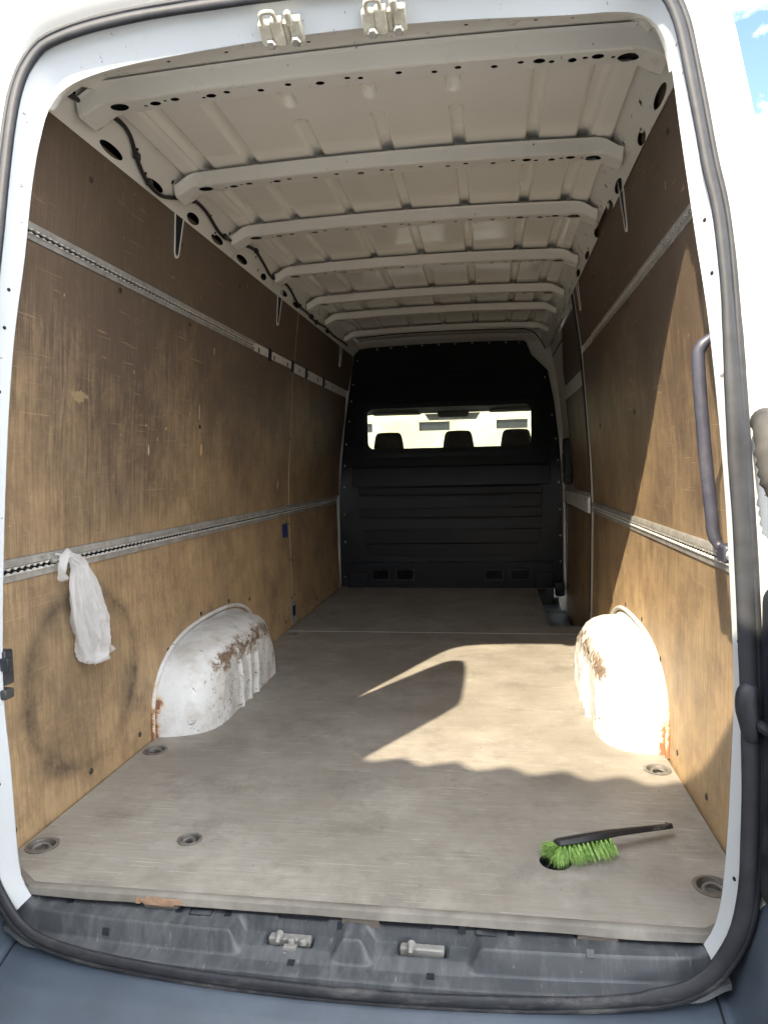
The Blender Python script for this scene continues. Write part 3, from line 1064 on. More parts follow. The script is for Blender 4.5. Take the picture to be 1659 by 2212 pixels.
# --- wheel arches -----------------------------------------------------------
def wheel_arch(side):
    secs_ = [(.884, .878, 2.03, .318), (.880, .884, 2.02, .314), (.870, .890, 2.00, .306), (.862, .892, 1.995, .306), (.83, .896, 1.955, .312), (.79, .904, 1.905, .315), (.75, .918, 1.85, .313),
             (.722, .938, 1.80, .306), (.703, .962, 1.75, .294), (.690, .990, 1.72, .278), (.680, 1.015, 1.705, .258), (.674, 1.035, 1.695, .240)]
    n = 48
    rows = []
    def prof(y0, y1, h, e=2.75):
        r = []
        c, a = (y0 + y1) / 2, (y1 - y0) / 2
        for k in range(n + 1):
            t = pi * k / n
            cy = -cos(t)
            r.append((c + a * math.copysign(abs(cy) ** (2 / e), cy), h * abs(sin(t)) ** (2 / e)))
        return r
    for x, y0, y1, h in secs_:
        row = []
        for (y, z) in prof(y0, y1, h):
            d = .010 * noise.noise(Vector((x * 9, y * 7, z * 9 + side * 4))) if x < .86 else 0
            d2 = .0065 * noise.noise(Vector((x * 30, y * 22, z * 30))) * sstep(.80, .70, x)
            row.append((side * (x + d * .6 + d2), y + d, max(z + d + d2, -.012) if z > .01 else -.012))
        rows.append(row)
    mb = MB().grid(rows)
    # inner face with three pressed ribs
    x, y0, y1, h = secs_[-1]
    c_, a_ = (y0 + y1) / 2, (y1 - y0) / 2
    face = []
    for j in range(91):
        yy = y0 + (y1 - y0) * j / 90
        zt = h * max(0, 1 - abs((yy - c_) / a_) ** 2.75) ** (1 / 2.75)
        r_ = []
        for i in range(15):
            zz = -.012 + (zt + .012) * i / 14
            rib = 0
            for ry in (1.24, 1.34, 1.43):
                rib += .011 * math.exp(-((yy - ry) / .010) ** 2) * sstep(.205, .185, zz)
            d = .006 * noise.noise(Vector((yy * 14, zz * 14, side * 3))) * sstep(zt, zt - .03, zz)
            r_.append((side * (x + .001 - rib + d), yy, zz))
        face.append(r_)
    mb.grid(face)
    o = mb.build('wheel_arch', 'arch_paint', van, angle=60)
    # rolled flange where the arch meets the panel
    pr = prof(.872, 2.036, .330)
    fb = MB().tube([(side * (wall_x(z) - .004), y, max(z, 0)) for y, z in pr], .0085, 8)
    fb.build('flange', 'arch_paint', o, angle=60)
    return o
wheel_arch(-1)
wheel_arch(1)

# --- roof -------------------------------------------------------------------
BOWS = [.388, .98, 1.525, 2.145, 2.79, 3.26, 3.885]
def roof_z(x):
    return 2.002 - .014 * (x / .65) ** 2 - .10 * max(0, abs(x) - .66)
GR = []
for b in range(len(BOWS) - 1):
    ya, yb = BOWS[b] + .06, BOWS[b + 1] + .02
    for gx in (0, .236, -.236, .47, -.47, .63, -.63):
        if b == 0:
            if abs(gx) < .3:
                GR.append((gx, ya, ya + .17))
                GR.append((gx, ya + .30, yb))
            else:
                GR.append((gx, ya - .02, yb))
        else:
            L = yb - ya
            GR.append((gx, ya + .05 + .16 * L, yb))
rows = []
NX, NY = 231, 470
ys = [.335 + (4.62 - .335) * j / NY for j in range(NY + 1)]
for j, y in enumerate(ys):
    act = [g_ for g_ in GR if g_[1] - .03 < y < g_[2] + .03]
    r = []
    for i in range(NX + 1):
        x = -.715 + 1.43 * i / NX
        z = roof_z(x)
        for gx, a, b in act:
            dx = abs(x - gx)
            if dx < .024:
                dy = max(a - y, 0, y - b)
                d = math.hypot(dx, dy)
                z += .020 * sstep(.023, .014, d)
        # pressed edges next to the bows, gentle oil-canning
        z += .0022 * noise.noise(Vector((x * 2.2, y * 2.2, 3)))
        if abs(x) > .668:
            z -= .004
        for bb in BOWS:
            dd = bb - y
            if .075 < dd < .09:
                z += .002 * (dd - .075) / .015
            elif .09 <= dd < .5:
                z += .002 * sstep(.5, .4, dd)
        r.append((x, y, z))
    rows.append(r)
rp = MB().grid(rows).build('roof_panel', 'roof_white', van, angle=50)

HOLES = [(-.655, .021, .011), (-.585, .0045, .003), (-.555, .0125, .0065), (-.525, .004, .003), (-.497, .010, .0055), (-.42, .0045, .003), (-.398, .0115, .006),
         (-.352, .0075, .0045), (-.262, .0075, .0045), (-.185, .0075, .0045), (-.102, .010, .0055), (-.028, .007, .004), (.005, .0065, .004),
         (.105, .0075, .0045), (.195, .0065, .004), (.255, .0075, .0045), (.345, .0075, .0045), (.41, .0065, .004), (.455, .0125, .0065), (.485, .006, .004),
         (.535, .009, .006), (.565, .006, .0035), (.595, .0125, .0065), (.632, .0045, .003), (.668, .021, .011)]
def bow(y0, first):
    hgt = .050 if not first else .058
    def zb(x):
        ax = abs(x)
        return roof_z(min(ax, .66)) - hgt - .034 * sstep(.675, .757, ax)
    def flare(x):
        return .010 * sstep(.64, .74, abs(x))
    X = [-.752 + 1.504 * i / 100 for i in range(101)]
    rowsA, rowsB = [], []
    for x in X:
        zt = roof_z(x) - .0095 - .028 * sstep(.68, .752, abs(x))
        z_ = zb(x)
        f = flare(x)
        dip = 0.004 * sstep(.70, .62, abs(x))
        rowsA.append([(x, y0 - .017 - f, zt), (x, y0 - .012 - f, zt - .004), (x, y0 - .008 - f, zt - .010), (x, y0 - .002 - f, z_ + .009), (x, y0 + .002 - f, z_ + .002), (x, y0 + .008 - f, z_)])
        rowsB.append([(x, y0 + .064 + f, z_), (x, y0 + .070 + f, z_ + .003), (x, y0 + .082 + f, zt)])
    mb = MB().grid(rowsA).grid(rowsB)
    out = [(x, .008 - flare(x)) for x in X[::2]] + [(x, .064 + flare(x)) for x in X[::-2]]
    hs = [ell(hx, .036 + .006 * sin(hx * 40), rx * 1.22, ry * 1.75, 12) for hx, rx, ry in HOLES]
    vs, fs = plate(out, hs, lambda u, v, w: (u, y0 + v, zb(u) + w), .0012)
    mb.add(vs, fs)
    o = mb.build('roof_bow', 'inner_white', van, angle=30)
    MB().grid([[(x, y0 + .004, zb(x) + .012), (x, y0 + .072, zb(x) + .012)] for x in X[3:-3:2]]).build('bow_dark_backing', 'cavity_dark', o, angle=0)  # dark sheet added so the flange holes look shaded inside
    return o
for i, b in enumerate(BOWS):
    bow(b, i == 0)

# header between the opening and the first bow
HX = [(-.70, 1.792), (-.694, 1.812), (-.637, 1.863), (-.5, 1.893), (-.25, 1.910), (0, 1.916), (.25, 1.910), (.5, 1.893), (.60, 1.872), (.66, 1.835), (.70, 1.745)]
hx_, hz_ = [p[0] for p in HX], [p[1] for p in HX]
rows = []
for p in [q for q in jambP if abs(q.x) < .705 and q.y > 1.70]:
    x, zj = p.x, p.y
    yj = yl(zj) + .045
    zt = roof_z(x) - .006 - .035 * sstep(.66, .72, abs(x))
    yt = BOWS[0] - .015 - .012 * sstep(.62, .72, abs(x))
    rows.append([(x, yj + .001, zj + .0005), (x * .998, yj + .018, zj + .005), (x, yj + .06, zj + (zt - zj) * .35), (x, yj + (yt - yj) * .72, zj + (zt - zj) * .86), (x, yt - .012, zt - .002), (x, yt + .01, zt + .004)])
hd = MB().grid(rows).build('header_panel', 'inner_white', van, angle=45)
for (x, t) in ((-.62, .5), (-.46, .75), (-.30, .45), (-.10, .75), (.07, .7), (.28, .5), (.44, .75), (.52, .5)):
    zj = lerp(hx_, hz_, x)
    yj = yl(zj) + .045
    zt = roof_z(x) - .006
    yt = BOWS[0] - .015
    # seat the little drain plug on the panel surface
    yy = yj + (yt - yj) * (.35 + t * .4)
    zz = lerp([yj + .06, yj + (yt - yj) * .72, yt - .012], [zj + (zt - zj) * .35, zj + (zt - zj) * .86, zt - .002], yy)
    MB().lathe([(.005, .002), (.005, -.0006), (.0003, -.0006)], 10, Matrix.Translation((x, yy, zz))).build('hole_plug', 'cavity_dark', hd)

# cant rails: white pressed longitudinal above the panels with big dark openings
CA, CB = (.792, 1.880), (.738, 1.965)
def cant(side, y0, y1, ztop_lift):
    crn = random.Random(11 + side)
    def fn(u, v, w):
        x = CA[0] + (CB[0] - CA[0]) * v
        z = CA[1] + (CB[1] - CA[1]) * v
        return (side * (x + w), u, z + w * .6)
    hs = []
    for b in BOWS[:-1]:
        for dy, L, hh in ((-.13, .050, .20), (.20, .060, .22)):
            y = b + dy
            if y0 + .1 < y < y1 - .1:
                hs.append(ell(y + crn.uniform(-.03, .03), .27 + crn.uniform(-.04, .04), L * crn.uniform(.75, 1.35), hh * crn.uniform(.6, .85), 18))
        for dy in (-.03, .06, .31):
            y = b + dy
            hs.append(rrect(y - .008, .70, y + .008, .84, .002, 1))
        hs.append(rrect(b + .395, .30, b + .411, .44, .002, 1))
    out = [(y0 + (y1 - y0) * i / 80, 0) for i in range(81)] + [(y1 - (y1 - y0) * i / 80, 1) for i in range(81)]
    vs, fs = plate(out, hs, fn, .002)
    o = link_mesh('cant_rail', vs, fs, 'inner_white', van, angle=30)
    rows = []
    for i in range(41):
        y = y0 + (y1 - y0) * i / 40
        rows.append([(side * CB[0], y, CB[1] - .0008), (side * .733, y, 1.972), (side * .722, y, 1.985), (side * .705, y, 1.9905), (side * .69, y, 1.9885)])
    MB().grid(rows).build('cant_flange', 'inner_white', o, angle=50)
    MB().grid([[(side * .83, y, 1.80), (side * .835, y, 1.92), (side * .79, y, 1.995), (side * .70, y, 2.02)] for y in (y0, y1)]).build('dark_backing', 'cavity_dark', o)  # dark sheet behind the openings, stands in for the shaded void
cant(-1, .27, 4.55, 0)
cant(1, .30, 4.55, 0)

# wiring loom along the left cant rail
CP = [(.30, 1.925), (.44, 1.944), (.54, 1.962), (.62, 1.955), (.70, 1.922), (.80, 1.893), (.90, 1.887), (.98, 1.905), (1.09, 1.938), (1.22, 1.940), (1.42, 1.915), (1.60, 1.935),
      (1.76, 1.955), (1.92, 1.940), (2.08, 1.920), (2.22, 1.930), (2.37, 1.935), (2.65, 1.902), (2.85, 1.90), (3.05, 1.893), (3.35, 1.905), (3.6, 1.897), (3.9, 1.905), (4.06, 1.905)]
def rail_x(z):
    return lerp([CA[1], CB[1]], [CA[0], CB[0]], z) - .012
pts = catmull([(-rail_x(z), y, z) for y, z in CP], 5)
lo = MB().tube(pts, .0068, 8).build('wiring_loom', 'cable_black', van, angle=60)
for y, z in ((.45, 1.946), (.69, 1.925), (.81, 1.892), (1.09, 1.938), (1.45, 1.917), (1.78, 1.955), (2.1, 1.921), (2.66, 1.902)):
    MB().box((-rail_x(z) - .004, y - .014, z - .011), (-rail_x(z) + .011, y + .014, z + .011)).build('cable_clip', 'cable_black', lo, bevel=.003)
# thin cable at the front bow
pts = catmull([(-.66, 3.84, 1.915), (-.4, 3.86, 1.935), (-.1, 3.85, 1.94), (.2, 3.855, 1.937), (.45, 3.86, 1.932), (.6, 3.86, 1.925), (.68, 3.90, 1.88), (.74, 3.98, 1.80)], 6)
MB().tube(pts, .005, 6).build('roof_cable', 'cable_black', van, angle=60)

# --- strikers on the header ---------------------------------------------------
def striker(x):
    i = min(range(len(TH)), key=lambda k: abs(mid2[k].x - x) + (0 if mid2[k].z > 1.5 else 9))
    c = mid2[i]
    T = Matrix.Translation((x, c.y - .004, c.z - .006)) @ Matrix.Rotation(radians(-26), 4, 'X')
    mb = MB()
    for a, b in (((-.048, -.020, -.012), (-.020, .032, .010)), ((-.020, -.024, -.014), (.006, .032, .010)), ((.006, -.016, -.008), (.020, .032, .010)), ((.020, -.022, -.012), (.048, .030, .010))):
        mb.box(a, b, T)
    o = mb.build('striker', 'striker_metal', van, angle=30, bevel=.003)
    def loop(x0, x1, h, r):
        pts = [T @ Vector(p) for p in ((x0, -.012, -.008), (x0, -.034, -.010), (x0 + (x1 - x0) * .15, -.034 - h * .3, -.010), (x1 - (x1 - x0) * .15, -.034 - h * .3, -.010), (x1, -.034, -.010), (x1, -.012, -.008))]
        MB().tube(catmull(pts, 4), r, 8).build('loop', 'striker_metal', o, angle=60)
    loop(-.036, -.006, .03, .0048)
    loop(.022, .026, .01, .0062)
    for bx in (-.028, .030):
        MB().lathe([(.0125, .0), (.0125, -.008), (.009, -.012), (.0003, -.012)], 6, T @ Matrix.Translation((bx, .022, -.010))).build('bolt', 'bolt_metal', o, angle=30)
striker(-.126)
striker(.106)

# --- sill trim ----------------------------------------------------------------
SC = (-.116, .168)       # latch recess centres
def scoop(x):
    return max(sstep(.128, .095, abs(x - SC[0]) - .02 * 0), sstep(.128, .095, abs(x - SC[1])))
def sill_front(x):
    return -.105 + .055 * (abs(x) / .78) ** 3
def sill_z(x, t):
    """t = 0 at the floor edge, 1 at the seal"""
    w = scoop(x)
    ledge = lerp([0, .60, .625, .715, .74, 1], [-.028, -.031, -.035, -.074, -.078, -.080], t)
    sc_ = lerp([0, .20, .215, .27, .55, .78, 1], [-.028, -.029, -.040, -.062, -.068, -.078, -.080], t)
    z = ledge + (sc_ - ledge) * w
    pk = max(sstep(.056, .046, abs(x - SC[0])), sstep(.056, .046, abs(x - SC[1])))
    if .24 < t < .52:
        z -= .020 * pk * sstep(.24, .27, t) * sstep(.52, .40, t)
    ridges = .0012 * max(0, sin(x * 118)) * sstep(.5, .4, t) * (1 - w)
    return z + ridges + .0012 * noise.noise(Vector((x * 7, t * 3, 1)))
rows = []
for j in range(121):
    t = j / 120
    r = []
    for i in range(321):
        x = -.765 + 1.53 * i / 320
        lift = .022 * sstep(.70, .765, abs(x))
        y = .022 + (sill_front(x) - .022) * t
        r.append((x, y, sill_z(x, t) + lift))
    rows.append(r)
for (dy, dz) in ((-.006, -.002), (-.009, -.012)):
    rows.append([(p[0], p[1] + dy, p[2] + dz) for p in rows[120]])
sill = MB().grid(rows).build('sill_trim', 'sill_plastic', van, angle=38)
for cx, kind in ((SC[0], 0), (SC[1], 1)):
    # metal lock plate in the recess
    zz = -.066
    mb = MB().box((cx - .046, -.030, zz - .012), (cx + .046, -.010, zz + .006))
    lk = mb.build('lock_plate', 'lock_metal', sill, bevel=.003)
    MB().tube([(cx - .022, -.016, zz + .004), (cx - .022, -.024, zz + .010), (cx - .022, -.036, zz + .010), (cx - .022, -.046, zz + .006)], [.006, .010, .006, .0045], 10).build('lock_pin', 'lock_metal', sill)
    if kind == 0:
        for bx in (.006, .032):
            MB().lathe([(.009, 0), (.008, .008), (.005, .011), (.0003, .011)], 10, Matrix.Translation((cx + bx, -.034, zz + .002))).build('rivet', 'lock_metal', sill)
        MB().box((cx - .008, -.052, zz - .004), (cx + .020, -.038, zz + .001)).build('lock_lip', 'lock_metal', sill)
    MB().box((cx - .052, -.040, zz - .030), (cx + .052, -.004, zz - .013)).build('recess_floor', 'cavity_dark', sill)
# square clip covers and embossed outlines
def on_sill(x, t, sx, sy, name, mat, outline=False):
    y = .022 + (sill_front(x) - .022) * t
    z = sill_z(x, t) + .022 * sstep(.70, .765, abs(x))
    dzdt = (sill_z(x, t + .03) - sill_z(x, t - .03)) / (.06 * (sill_front(x) - .022))
    T = Matrix.Translation((x, y, z + .0005)) @ Matrix.Rotation(math.atan(dzdt), 4, 'X')
    mb = MB()
    if outline:
        w = .0022
        mb.box((-sx, -sy, -.002), (sx, -sy + w, .0012), T).box((-sx, sy - w, -.002), (sx, sy, .0012), T)
        mb.box((-sx, -sy + w, -.002), (-sx + w, sy - w, .0012), T).box((sx - w, -sy + w, -.002), (sx, sy - w, .0012), T)
    else:
        mb.box((-sx, -sy, -.002), (sx, sy, .0016), T)
    mb.build(name, mat, sill, angle=20)
for x, t in ((-.635, .26), (-.523, .68), (-.371, .25), (-.258, .25), (-.008, .22), (.251, .20), (.352, .21), (.505, .60), (.611, .2), (-.099, .78), (.19, .82)):
    on_sill(x, t, .0075, .0075, 'clip_cover', 'lamp_plastic')
for x, t, sx in ((-.32, .26, .026), (-.09, .14, .055), (.135, .14, .055), (.30, .24, .022)):
    on_sill(x, t, sx, .010, 'embossed_frame', 'lamp_plastic', True)

# --- bumper ---------------------------------------------------------------------
def bumper_part(x0, x1, name):
    rows = []
    n = 48
    for i in range(n + 1):
        x = x0 + (x1 - x0) * i / n
        ax = abs(x)
        wrap = .46 * max(0, (ax - .80) / .22) ** 2.2
        yb = -.172 + .036 * (ax / .75) ** 3 + wrap
        yt = seal_y(min(ax, .7), -.09) + .004 + .05 * sstep(.74, .86, ax) + wrap * .9
        zt = -.104 + .235 * sstep(.755, .835, ax)
        yr = yb - .085 + .02 * (ax / .75) ** 2
        pts = [(yt + .04, zt + .004), (yt, zt), (yb * .55 + yt * .45, zt - .014), (yb + .010, zt - .022), (yb, zt - .026), (yb - .010, zt - .034),
               (yr + .014, zt - .064), (yr, zt - .078), (yr - .002, zt - .10), (yr + .006, zt - .22), (yr + .05, zt - .29)]
        rows.append([(x, y, z) for y, z in pts])
    return MB().grid(rows).build(name, 'bumper_plastic', van, angle=40)
bumper_part(-.741, .741, 'bumper')
bumper_part(-1.0, -.7428, 'bumper_corner')
bumper_part(.7428, 1.0, 'bumper_corner')
def bumper_rows(x0, x1, n, lift=0.0):
    rows = []
    for i in range(n + 1):
        x = x0 + (x1 - x0) * i / n
        ax = abs(x)
        wrap = .46 * max(0, (ax - .80) / .22) ** 2.2
        yb = -.172 + .036 * (ax / .75) ** 3 + wrap
        yt = seal_y(min(ax, .7), -.09) + .004 + .05 * sstep(.74, .86, ax) + wrap * .9
        zt = -.104 + .235 * sstep(.755, .835, ax) + lift
        yr = yb - .085 + .02 * (ax / .75) ** 2 - lift
        pts = [(yt + .04, zt + .004), (yt, zt), (yb * .55 + yt * .45, zt - .014), (yb + .010, zt - .022), (yb, zt - .026), (yb - .010, zt - .034),
               (yr + .014, zt - .064), (yr, zt - .078), (yr - .002, zt - .10), (yr + .006, zt - .22), (yr + .05, zt - .29)]
        rows.append([(x, y, z) for y, z in pts])
    return rows
for s_ in (-1, 1):
    MB().grid(bumper_rows(s_ * .7395, s_ * .7445, 2, .0009)).build('bumper_seam', 'cavity_dark', van)
# bump: narrow valance below
MB().box((-.9, -.02, -.46), (.9, .04, -.36)).build('valance', 'lamp_plastic', van)

# --- right rear corner: lamp, hinge, boot, grab handle, seal flap ----------------
def tail_lamp(side):
    out = rrect(.812, .10, .995, .715, .035, 6)
    vs, fs = plate(out, [], lambda u, v, w: (side * u, -.060 - w + .17 * sstep(.86, 1.0, u), v), .045)
    o = link_mesh('tail_lamp', vs, fs, 'lamp_plastic', van, angle=40, bevel=.010, seg=3)
    for z in (.28, .46, .60):
        MB().box((side * .822 if side > 0 else -.975, -.108, z - .003), (side * .86 if side > 0 else -.822, -.103, z + .003)).build('lamp_groove', 'cavity_dark', o)
    return o
tail_lamp(1)
tail_lamp(-1)
MB().tube(catmull([(.800, -.062, .455), (.806, -.082, .452), (.818, -.090, .445)], 4), .011, 10).build('rubber_grommet', 'cavity_dark', van)
# cable boot between pillar and right door
bp = catmull([(.820, -.045, 1.010), (.808, -.085, 1.005), (.800, -.118, .975), (.799, -.130, .925), (.806, -.142, .880), (.822, -.165, .842), (.85, -.20, .80), (.90, -.26, .76)], 6)
rad = []
for i, p in enumerate(bp):
    r = lerp([0, 6, 12, 17, 20, 24, 40], [.026, .025, .024, .019, .019, .016, .014], i)
    if 14 <= i <= 22:
        r += .0045 if i % 2 else 0
    rad.append(r)
MB().tube(bp, rad, 16).build('cable_boot', 'boot_rubber', van, angle=60)
# grab handle
hp = catmull([(.795, .075, 1.205), (.775, .090, 1.195), (.748, .100, 1.172), (.744, .102, 1.13), (.757, .102, .96), (.770, .102, .835), (.774, .100, .79), (.784, .092, .765), (.803, .075, .755)], 5)
hr = [.0105 + .003 * (sin(pi * i / (len(hp) - 1)) if 8 < i < len(hp) - 8 else 0) for i in range(len(hp))]
gh = MB().tube(hp, hr, 12).build('grab_handle', 'handle_plastic', van, angle=60)
MB().box((.768, .055, 1.185), (.800, .100, 1.225)).build('bracket', 'handle_plastic', gh, bevel=.006)
MB().box((.778, .045, .735), (.808, .095, .772)).build('bracket', 'handle_plastic', gh, bevel=.006)
MB().lathe([(.011, .0), (.011, .006), (.006, .009), (.0003, .009)], 8, Matrix.Translation((.790, .045, .752)) @ Matrix.Rotation(radians(90), 4, 'X')).build('bolt', 'bolt_metal', gh)
# loose end of the seal on the right, door check bracket on the left
MB().tube(catmull([(.792, -.060, .525), (.784, -.066, .495), (.787, -.069, .46), (.794, -.066, .42)], 4), [.012, .016, .019, .020, .020, .020, .02, .019, .018, .017, .016, .014, .010], 10).build('seal_flap', 'rubber', van, angle=60)
ck = MB().box((-.800, .0, .465), (-.770, .03, .545)).box((-.800, -.012, .435), (-.764, .02, .458)).build('check_bracket', 'lamp_plastic', van, bevel=.004)
MB().box((-.785, -.006, .50), (-.759, .010, .53)).build('check_arm', 'lamp_plastic', ck, bevel=.002)

# --- rear doors, swung open (outside the picture; the left one shades the bay) -----
def rear_door(side, hinge_x, ang):
    out = [(0, -.10), (.775, -.10), (.775, 1.93), (.72, 1.955), (.45, 1.965), (.275, 1.955), (.155, 1.935), (.095, 1.906), (.055, 1.837), (.036, 1.716), (.02, 1.47), (.004, 1.2)]
    def fn(u, v, w_):
        lean = yl(v) + .055
        return T @ Vector((-side * (lean + w_), -u, v))
    T = Matrix.Translation((hinge_x, -.075, 0)) @ Matrix.Rotation(ang, 4, 'Z')
    dense_o = []
    for i in range(len(out)):
        p, q = out[i], out[(i + 1) % len(out)]
        k = max(1, int(math.hypot(q[0] - p[0], q[1] - p[1]) / .12))
        dense_o += [(p[0] + (q[0] - p[0]) * j / k, p[1] + (q[1] - p[1]) * j / k) for j in range(k)]
    vs, fs = plate(dense_o, [], fn, .05)
    o = link_mesh('rear_door', vs, fs, 'body_white', van, angle=30)
    vs, fs = plate(rrect(.10, .05, .70, .95, .05), [], lambda u, v, w_: fn(u, v, w_ + .0515), .010)
    link_mesh('door_lining', vs, fs, 'body_white', o, angle=30, bevel=.004)
    return o
rear_door(-1, -.915, radians(0))
rear_door(1, .955, radians(34))

# --- bulkhead -----------------------------------------------------------------
YB = 4.11
BO = [(-.872, 0), (.870, 0), (.872, .5), (.868, .794), (.848, 1.1), (.812, 1.42), (.765, 1.658), (.645, 1.782), (.610, 1.87), (.575, 1.905), (0, 1.915), (-.655, 1.895), (-.722, 1.84), (-.765, 1.558), (-.808, 1.3), (-.842, 1.0), (-.868, .7)]
WIN = rrect(-.632, 1.088, .645, 1.416, .055, 6)
def bkm(u, v, w):
    """the bulkhead leans forward towards the top"""
    y = YB + .40 * max(0, (v - .80) / 1.15) ** 1.35
    k = (y + 1.436) / (YB + 1.436)
    return (.32 * (1 - k) + u * k, y + w, .939 * (1 - k) + v * k if v > .939 else v)
def refine(loop, st=.08):
    out = []
    for i in range(len(loop)):
        p, q = loop[i], loop[(i + 1) % len(loop)]
        k = max(1, int(math.hypot(q[0] - p[0], q[1] - p[1]) / st))
        out += [(p[0] + (q[0] - p[0]) * j / k, p[1] + (q[1] - p[1]) * j / k) for j in range(k)]
    return out
vs, fs = plate(refine(BO), [refine(WIN)], lambda u, v, w: bkm(u, v, w), .03)
bk = link_mesh('bulkhead', vs, fs, 'bulkhead_black', van, angle=25)
vs, fs = plate(rrect(-.66, 1.06, .672, 1.444, .07, 6), [rrect(-.625, 1.095, .638, 1.409, .05, 6)], lambda u, v, w: bkm(u, v, w - .012), .012)
link_mesh('window_gasket', vs, fs, 'rubber', bk, angle=40)
vs, fs = plate(rrect(-.64, 1.08, .652, 1.424, .055, 6), [], lambda u, v, w: bkm(u, v, w + .010), .005)
link_mesh('window_pane', vs, fs, 'glass', bk, angle=0)
def bpanel(x0, z0, x1, z1, d, name='pressed_panel', r=.012, bev=.004):
    vs, fs = plate(rrect(x0, z0, x1, z1, r, 3), [], lambda u, v, w: bkm(u, v, -w), d)
    return link_mesh(name, vs, fs, 'bulkhead_black', bk, angle=30, bevel=bev)
bpanel(-.64, 1.645, .60, 1.660, .012, 'ledge')
bpanel(-.56, 1.70, .50, 1.84, .008)
bpanel(-.72, 1.47, .72, 1.63, .010)
bpanel(-.74, .955, .76, 1.02, .055, 'ledge', bev=.010)
bpanel(-.76, .80, .78, .945, .022)
bpanel(-.70, .735, .713, .785, .045, 'rib', bev=.009)
bpanel(-.70, .555, .712, .622, .045, 'rib', bev=.009)
bpanel(.487, .63, .713, .73, .010)
bpanel(-.67, .353, .697, .454, .040, 'rib', bev=.009)
bpanel(.487, .46, .713, .548, .010)
bpanel(-.66, .245, .68, .342, .012)
# boxed kick plate at the foot, with vents
KH = [rrect(a, .055, b, .150, .010, 3) for a, b in ((-.613, -.467), (-.423, -.271), (.273, .42), (.462, .621))]
vs, fs = plate([(-.80, .0), (.80, .0), (.80, .13), (.76, .175), (.70, .192), (-.74, .192), (-.78, .17), (-.80, .12)], KH, lambda u, v, w: (u, YB - .055 + w, v + .0005), .006)
kp = link_mesh('kick_plate', vs, fs, 'bulkhead_black', bk, angle=30)
MB().box((-.79, YB - .056, .1925), (.79, YB - .001, .200)).build('kick_top', 'bulkhead_black', bk)
MB().box((.648, YB - .075, .002), (.79, YB - .0555, .128)).build('kick_box', 'bulkhead_black', bk, bevel=.006)
MB().box((-.79, YB - .075, .002), (-.64, YB - .0555, .128)).build('kick_box', 'bulkhead_black', bk, bevel=.006)
for a, b in ((-.613, -.467), (-.423, -.271), (.273, .42), (.462, .621)):
    mb = MB()
    x0, x1, z0, z1 = a + .004, b - .004, .059, .146
    yv = YB - .060
    mb.box((x0, yv, z0), (x1, yv + .016, z0 + .008)).box((x0, yv, z1 - .008), (x1, yv + .016, z1))
    mb.box((x0, yv, z0 + .008), (x0 + .008, yv + .016, z1 - .008)).box((x1 - .008, yv, z0 + .008), (x1, yv + .016, z1 - .008))
    for k in range(4):
        zc = z0 + .018 + k * .0165
        mb.box((x0 + .008, -.008, -.0015), (x1 - .008, .008, .0015), Matrix.Translation((0, yv + .008, zc)) @ Matrix.Rotation(radians(35), 4, 'X'))
    mb.build('vent', 'lamp_plastic', bk, angle=20)
BS = [(-.538, 1.872), (-.427, 1.878), (-.31, 1.882), (-.183, 1.886), (-.055, 1.888), (.074, 1.888), (.201, 1.886), (.33, 1.884), (.456, 1.88), (.555, 1.875), (-.695, 1.791), (-.733, 1.605),
      (-.752, 1.476), (-.772, 1.318), (-.800, 1.139), (-.817, .97), (-.825, .801), (-.83, .582), (-.829, .361), (-.836, .08), (.745, 1.606), (.795, 1.321), (.821, 1.141), (.835, .975), (.842, .808), (.848, .6), (.85, .4), (.852, .2)]
for x, z in BS:
    if 'bs' not in cache:
        cache['bs'] = MB().lathe([(.008, -.001), (.008, .002), (.005, .005), (.0003, .005)], 8).build('screw', 'bolt_metal', bk)
        o = cache['bs']
    else:
        o = copy_part(cache['bs'], bk)
    o.matrix_local = Matrix.Translation(bkm(x, z, -.0005)) @ Matrix.Rotation(radians(90), 4, 'X')
# white body frame showing round the bulkhead
mb = MB()
fr_out = [(-.93, -.02), (.93, -.02), (.93, 1.3), (.86, 1.7), (.80, 2.02), (-.80, 2.02), (-.86, 1.7), (-.93, 1.3)]
fr_in = [(p[0] * .985, p[1] * .992 + .004) for p in BO]
vs, fs = plate(fr_out, [fr_in], lambda u, v, w: bkm(u, v, w + .035), .02)
link_mesh('bulkhead_frame', vs, fs, 'inner_white', van, angle=30)
for s in (-1, 1):
    rows = []
    for i in range(13):
        z = .0 + (.38 if s < 0 else 1.15) * i / 12
        xx = lerp([0, .8, 1.1, 1.45], [.877, .873, .852, .815], z)
        rows.append([(s * (xx + .010), 4.078, z), (s * (xx - .002), 4.082, z), (s * (xx - .006), 4.104, z)])
    MB().grid(rows).build('front_pillar', 'inner_white', van, angle=50)
# roof infill above the bulkhead
rows = []
for i in range(61):
    x = -.74 + 1.48 * i / 60
    rows.append([(x, 4.30, roof_z(x) - .008), (x, 4.33, roof_z(x) - .022), (x, 4.44, roof_z(x) - .030), (x, 4.56, roof_z(x) - .05)])
MB().grid(rows).build('front_bow', 'inner_white', van, angle=50)

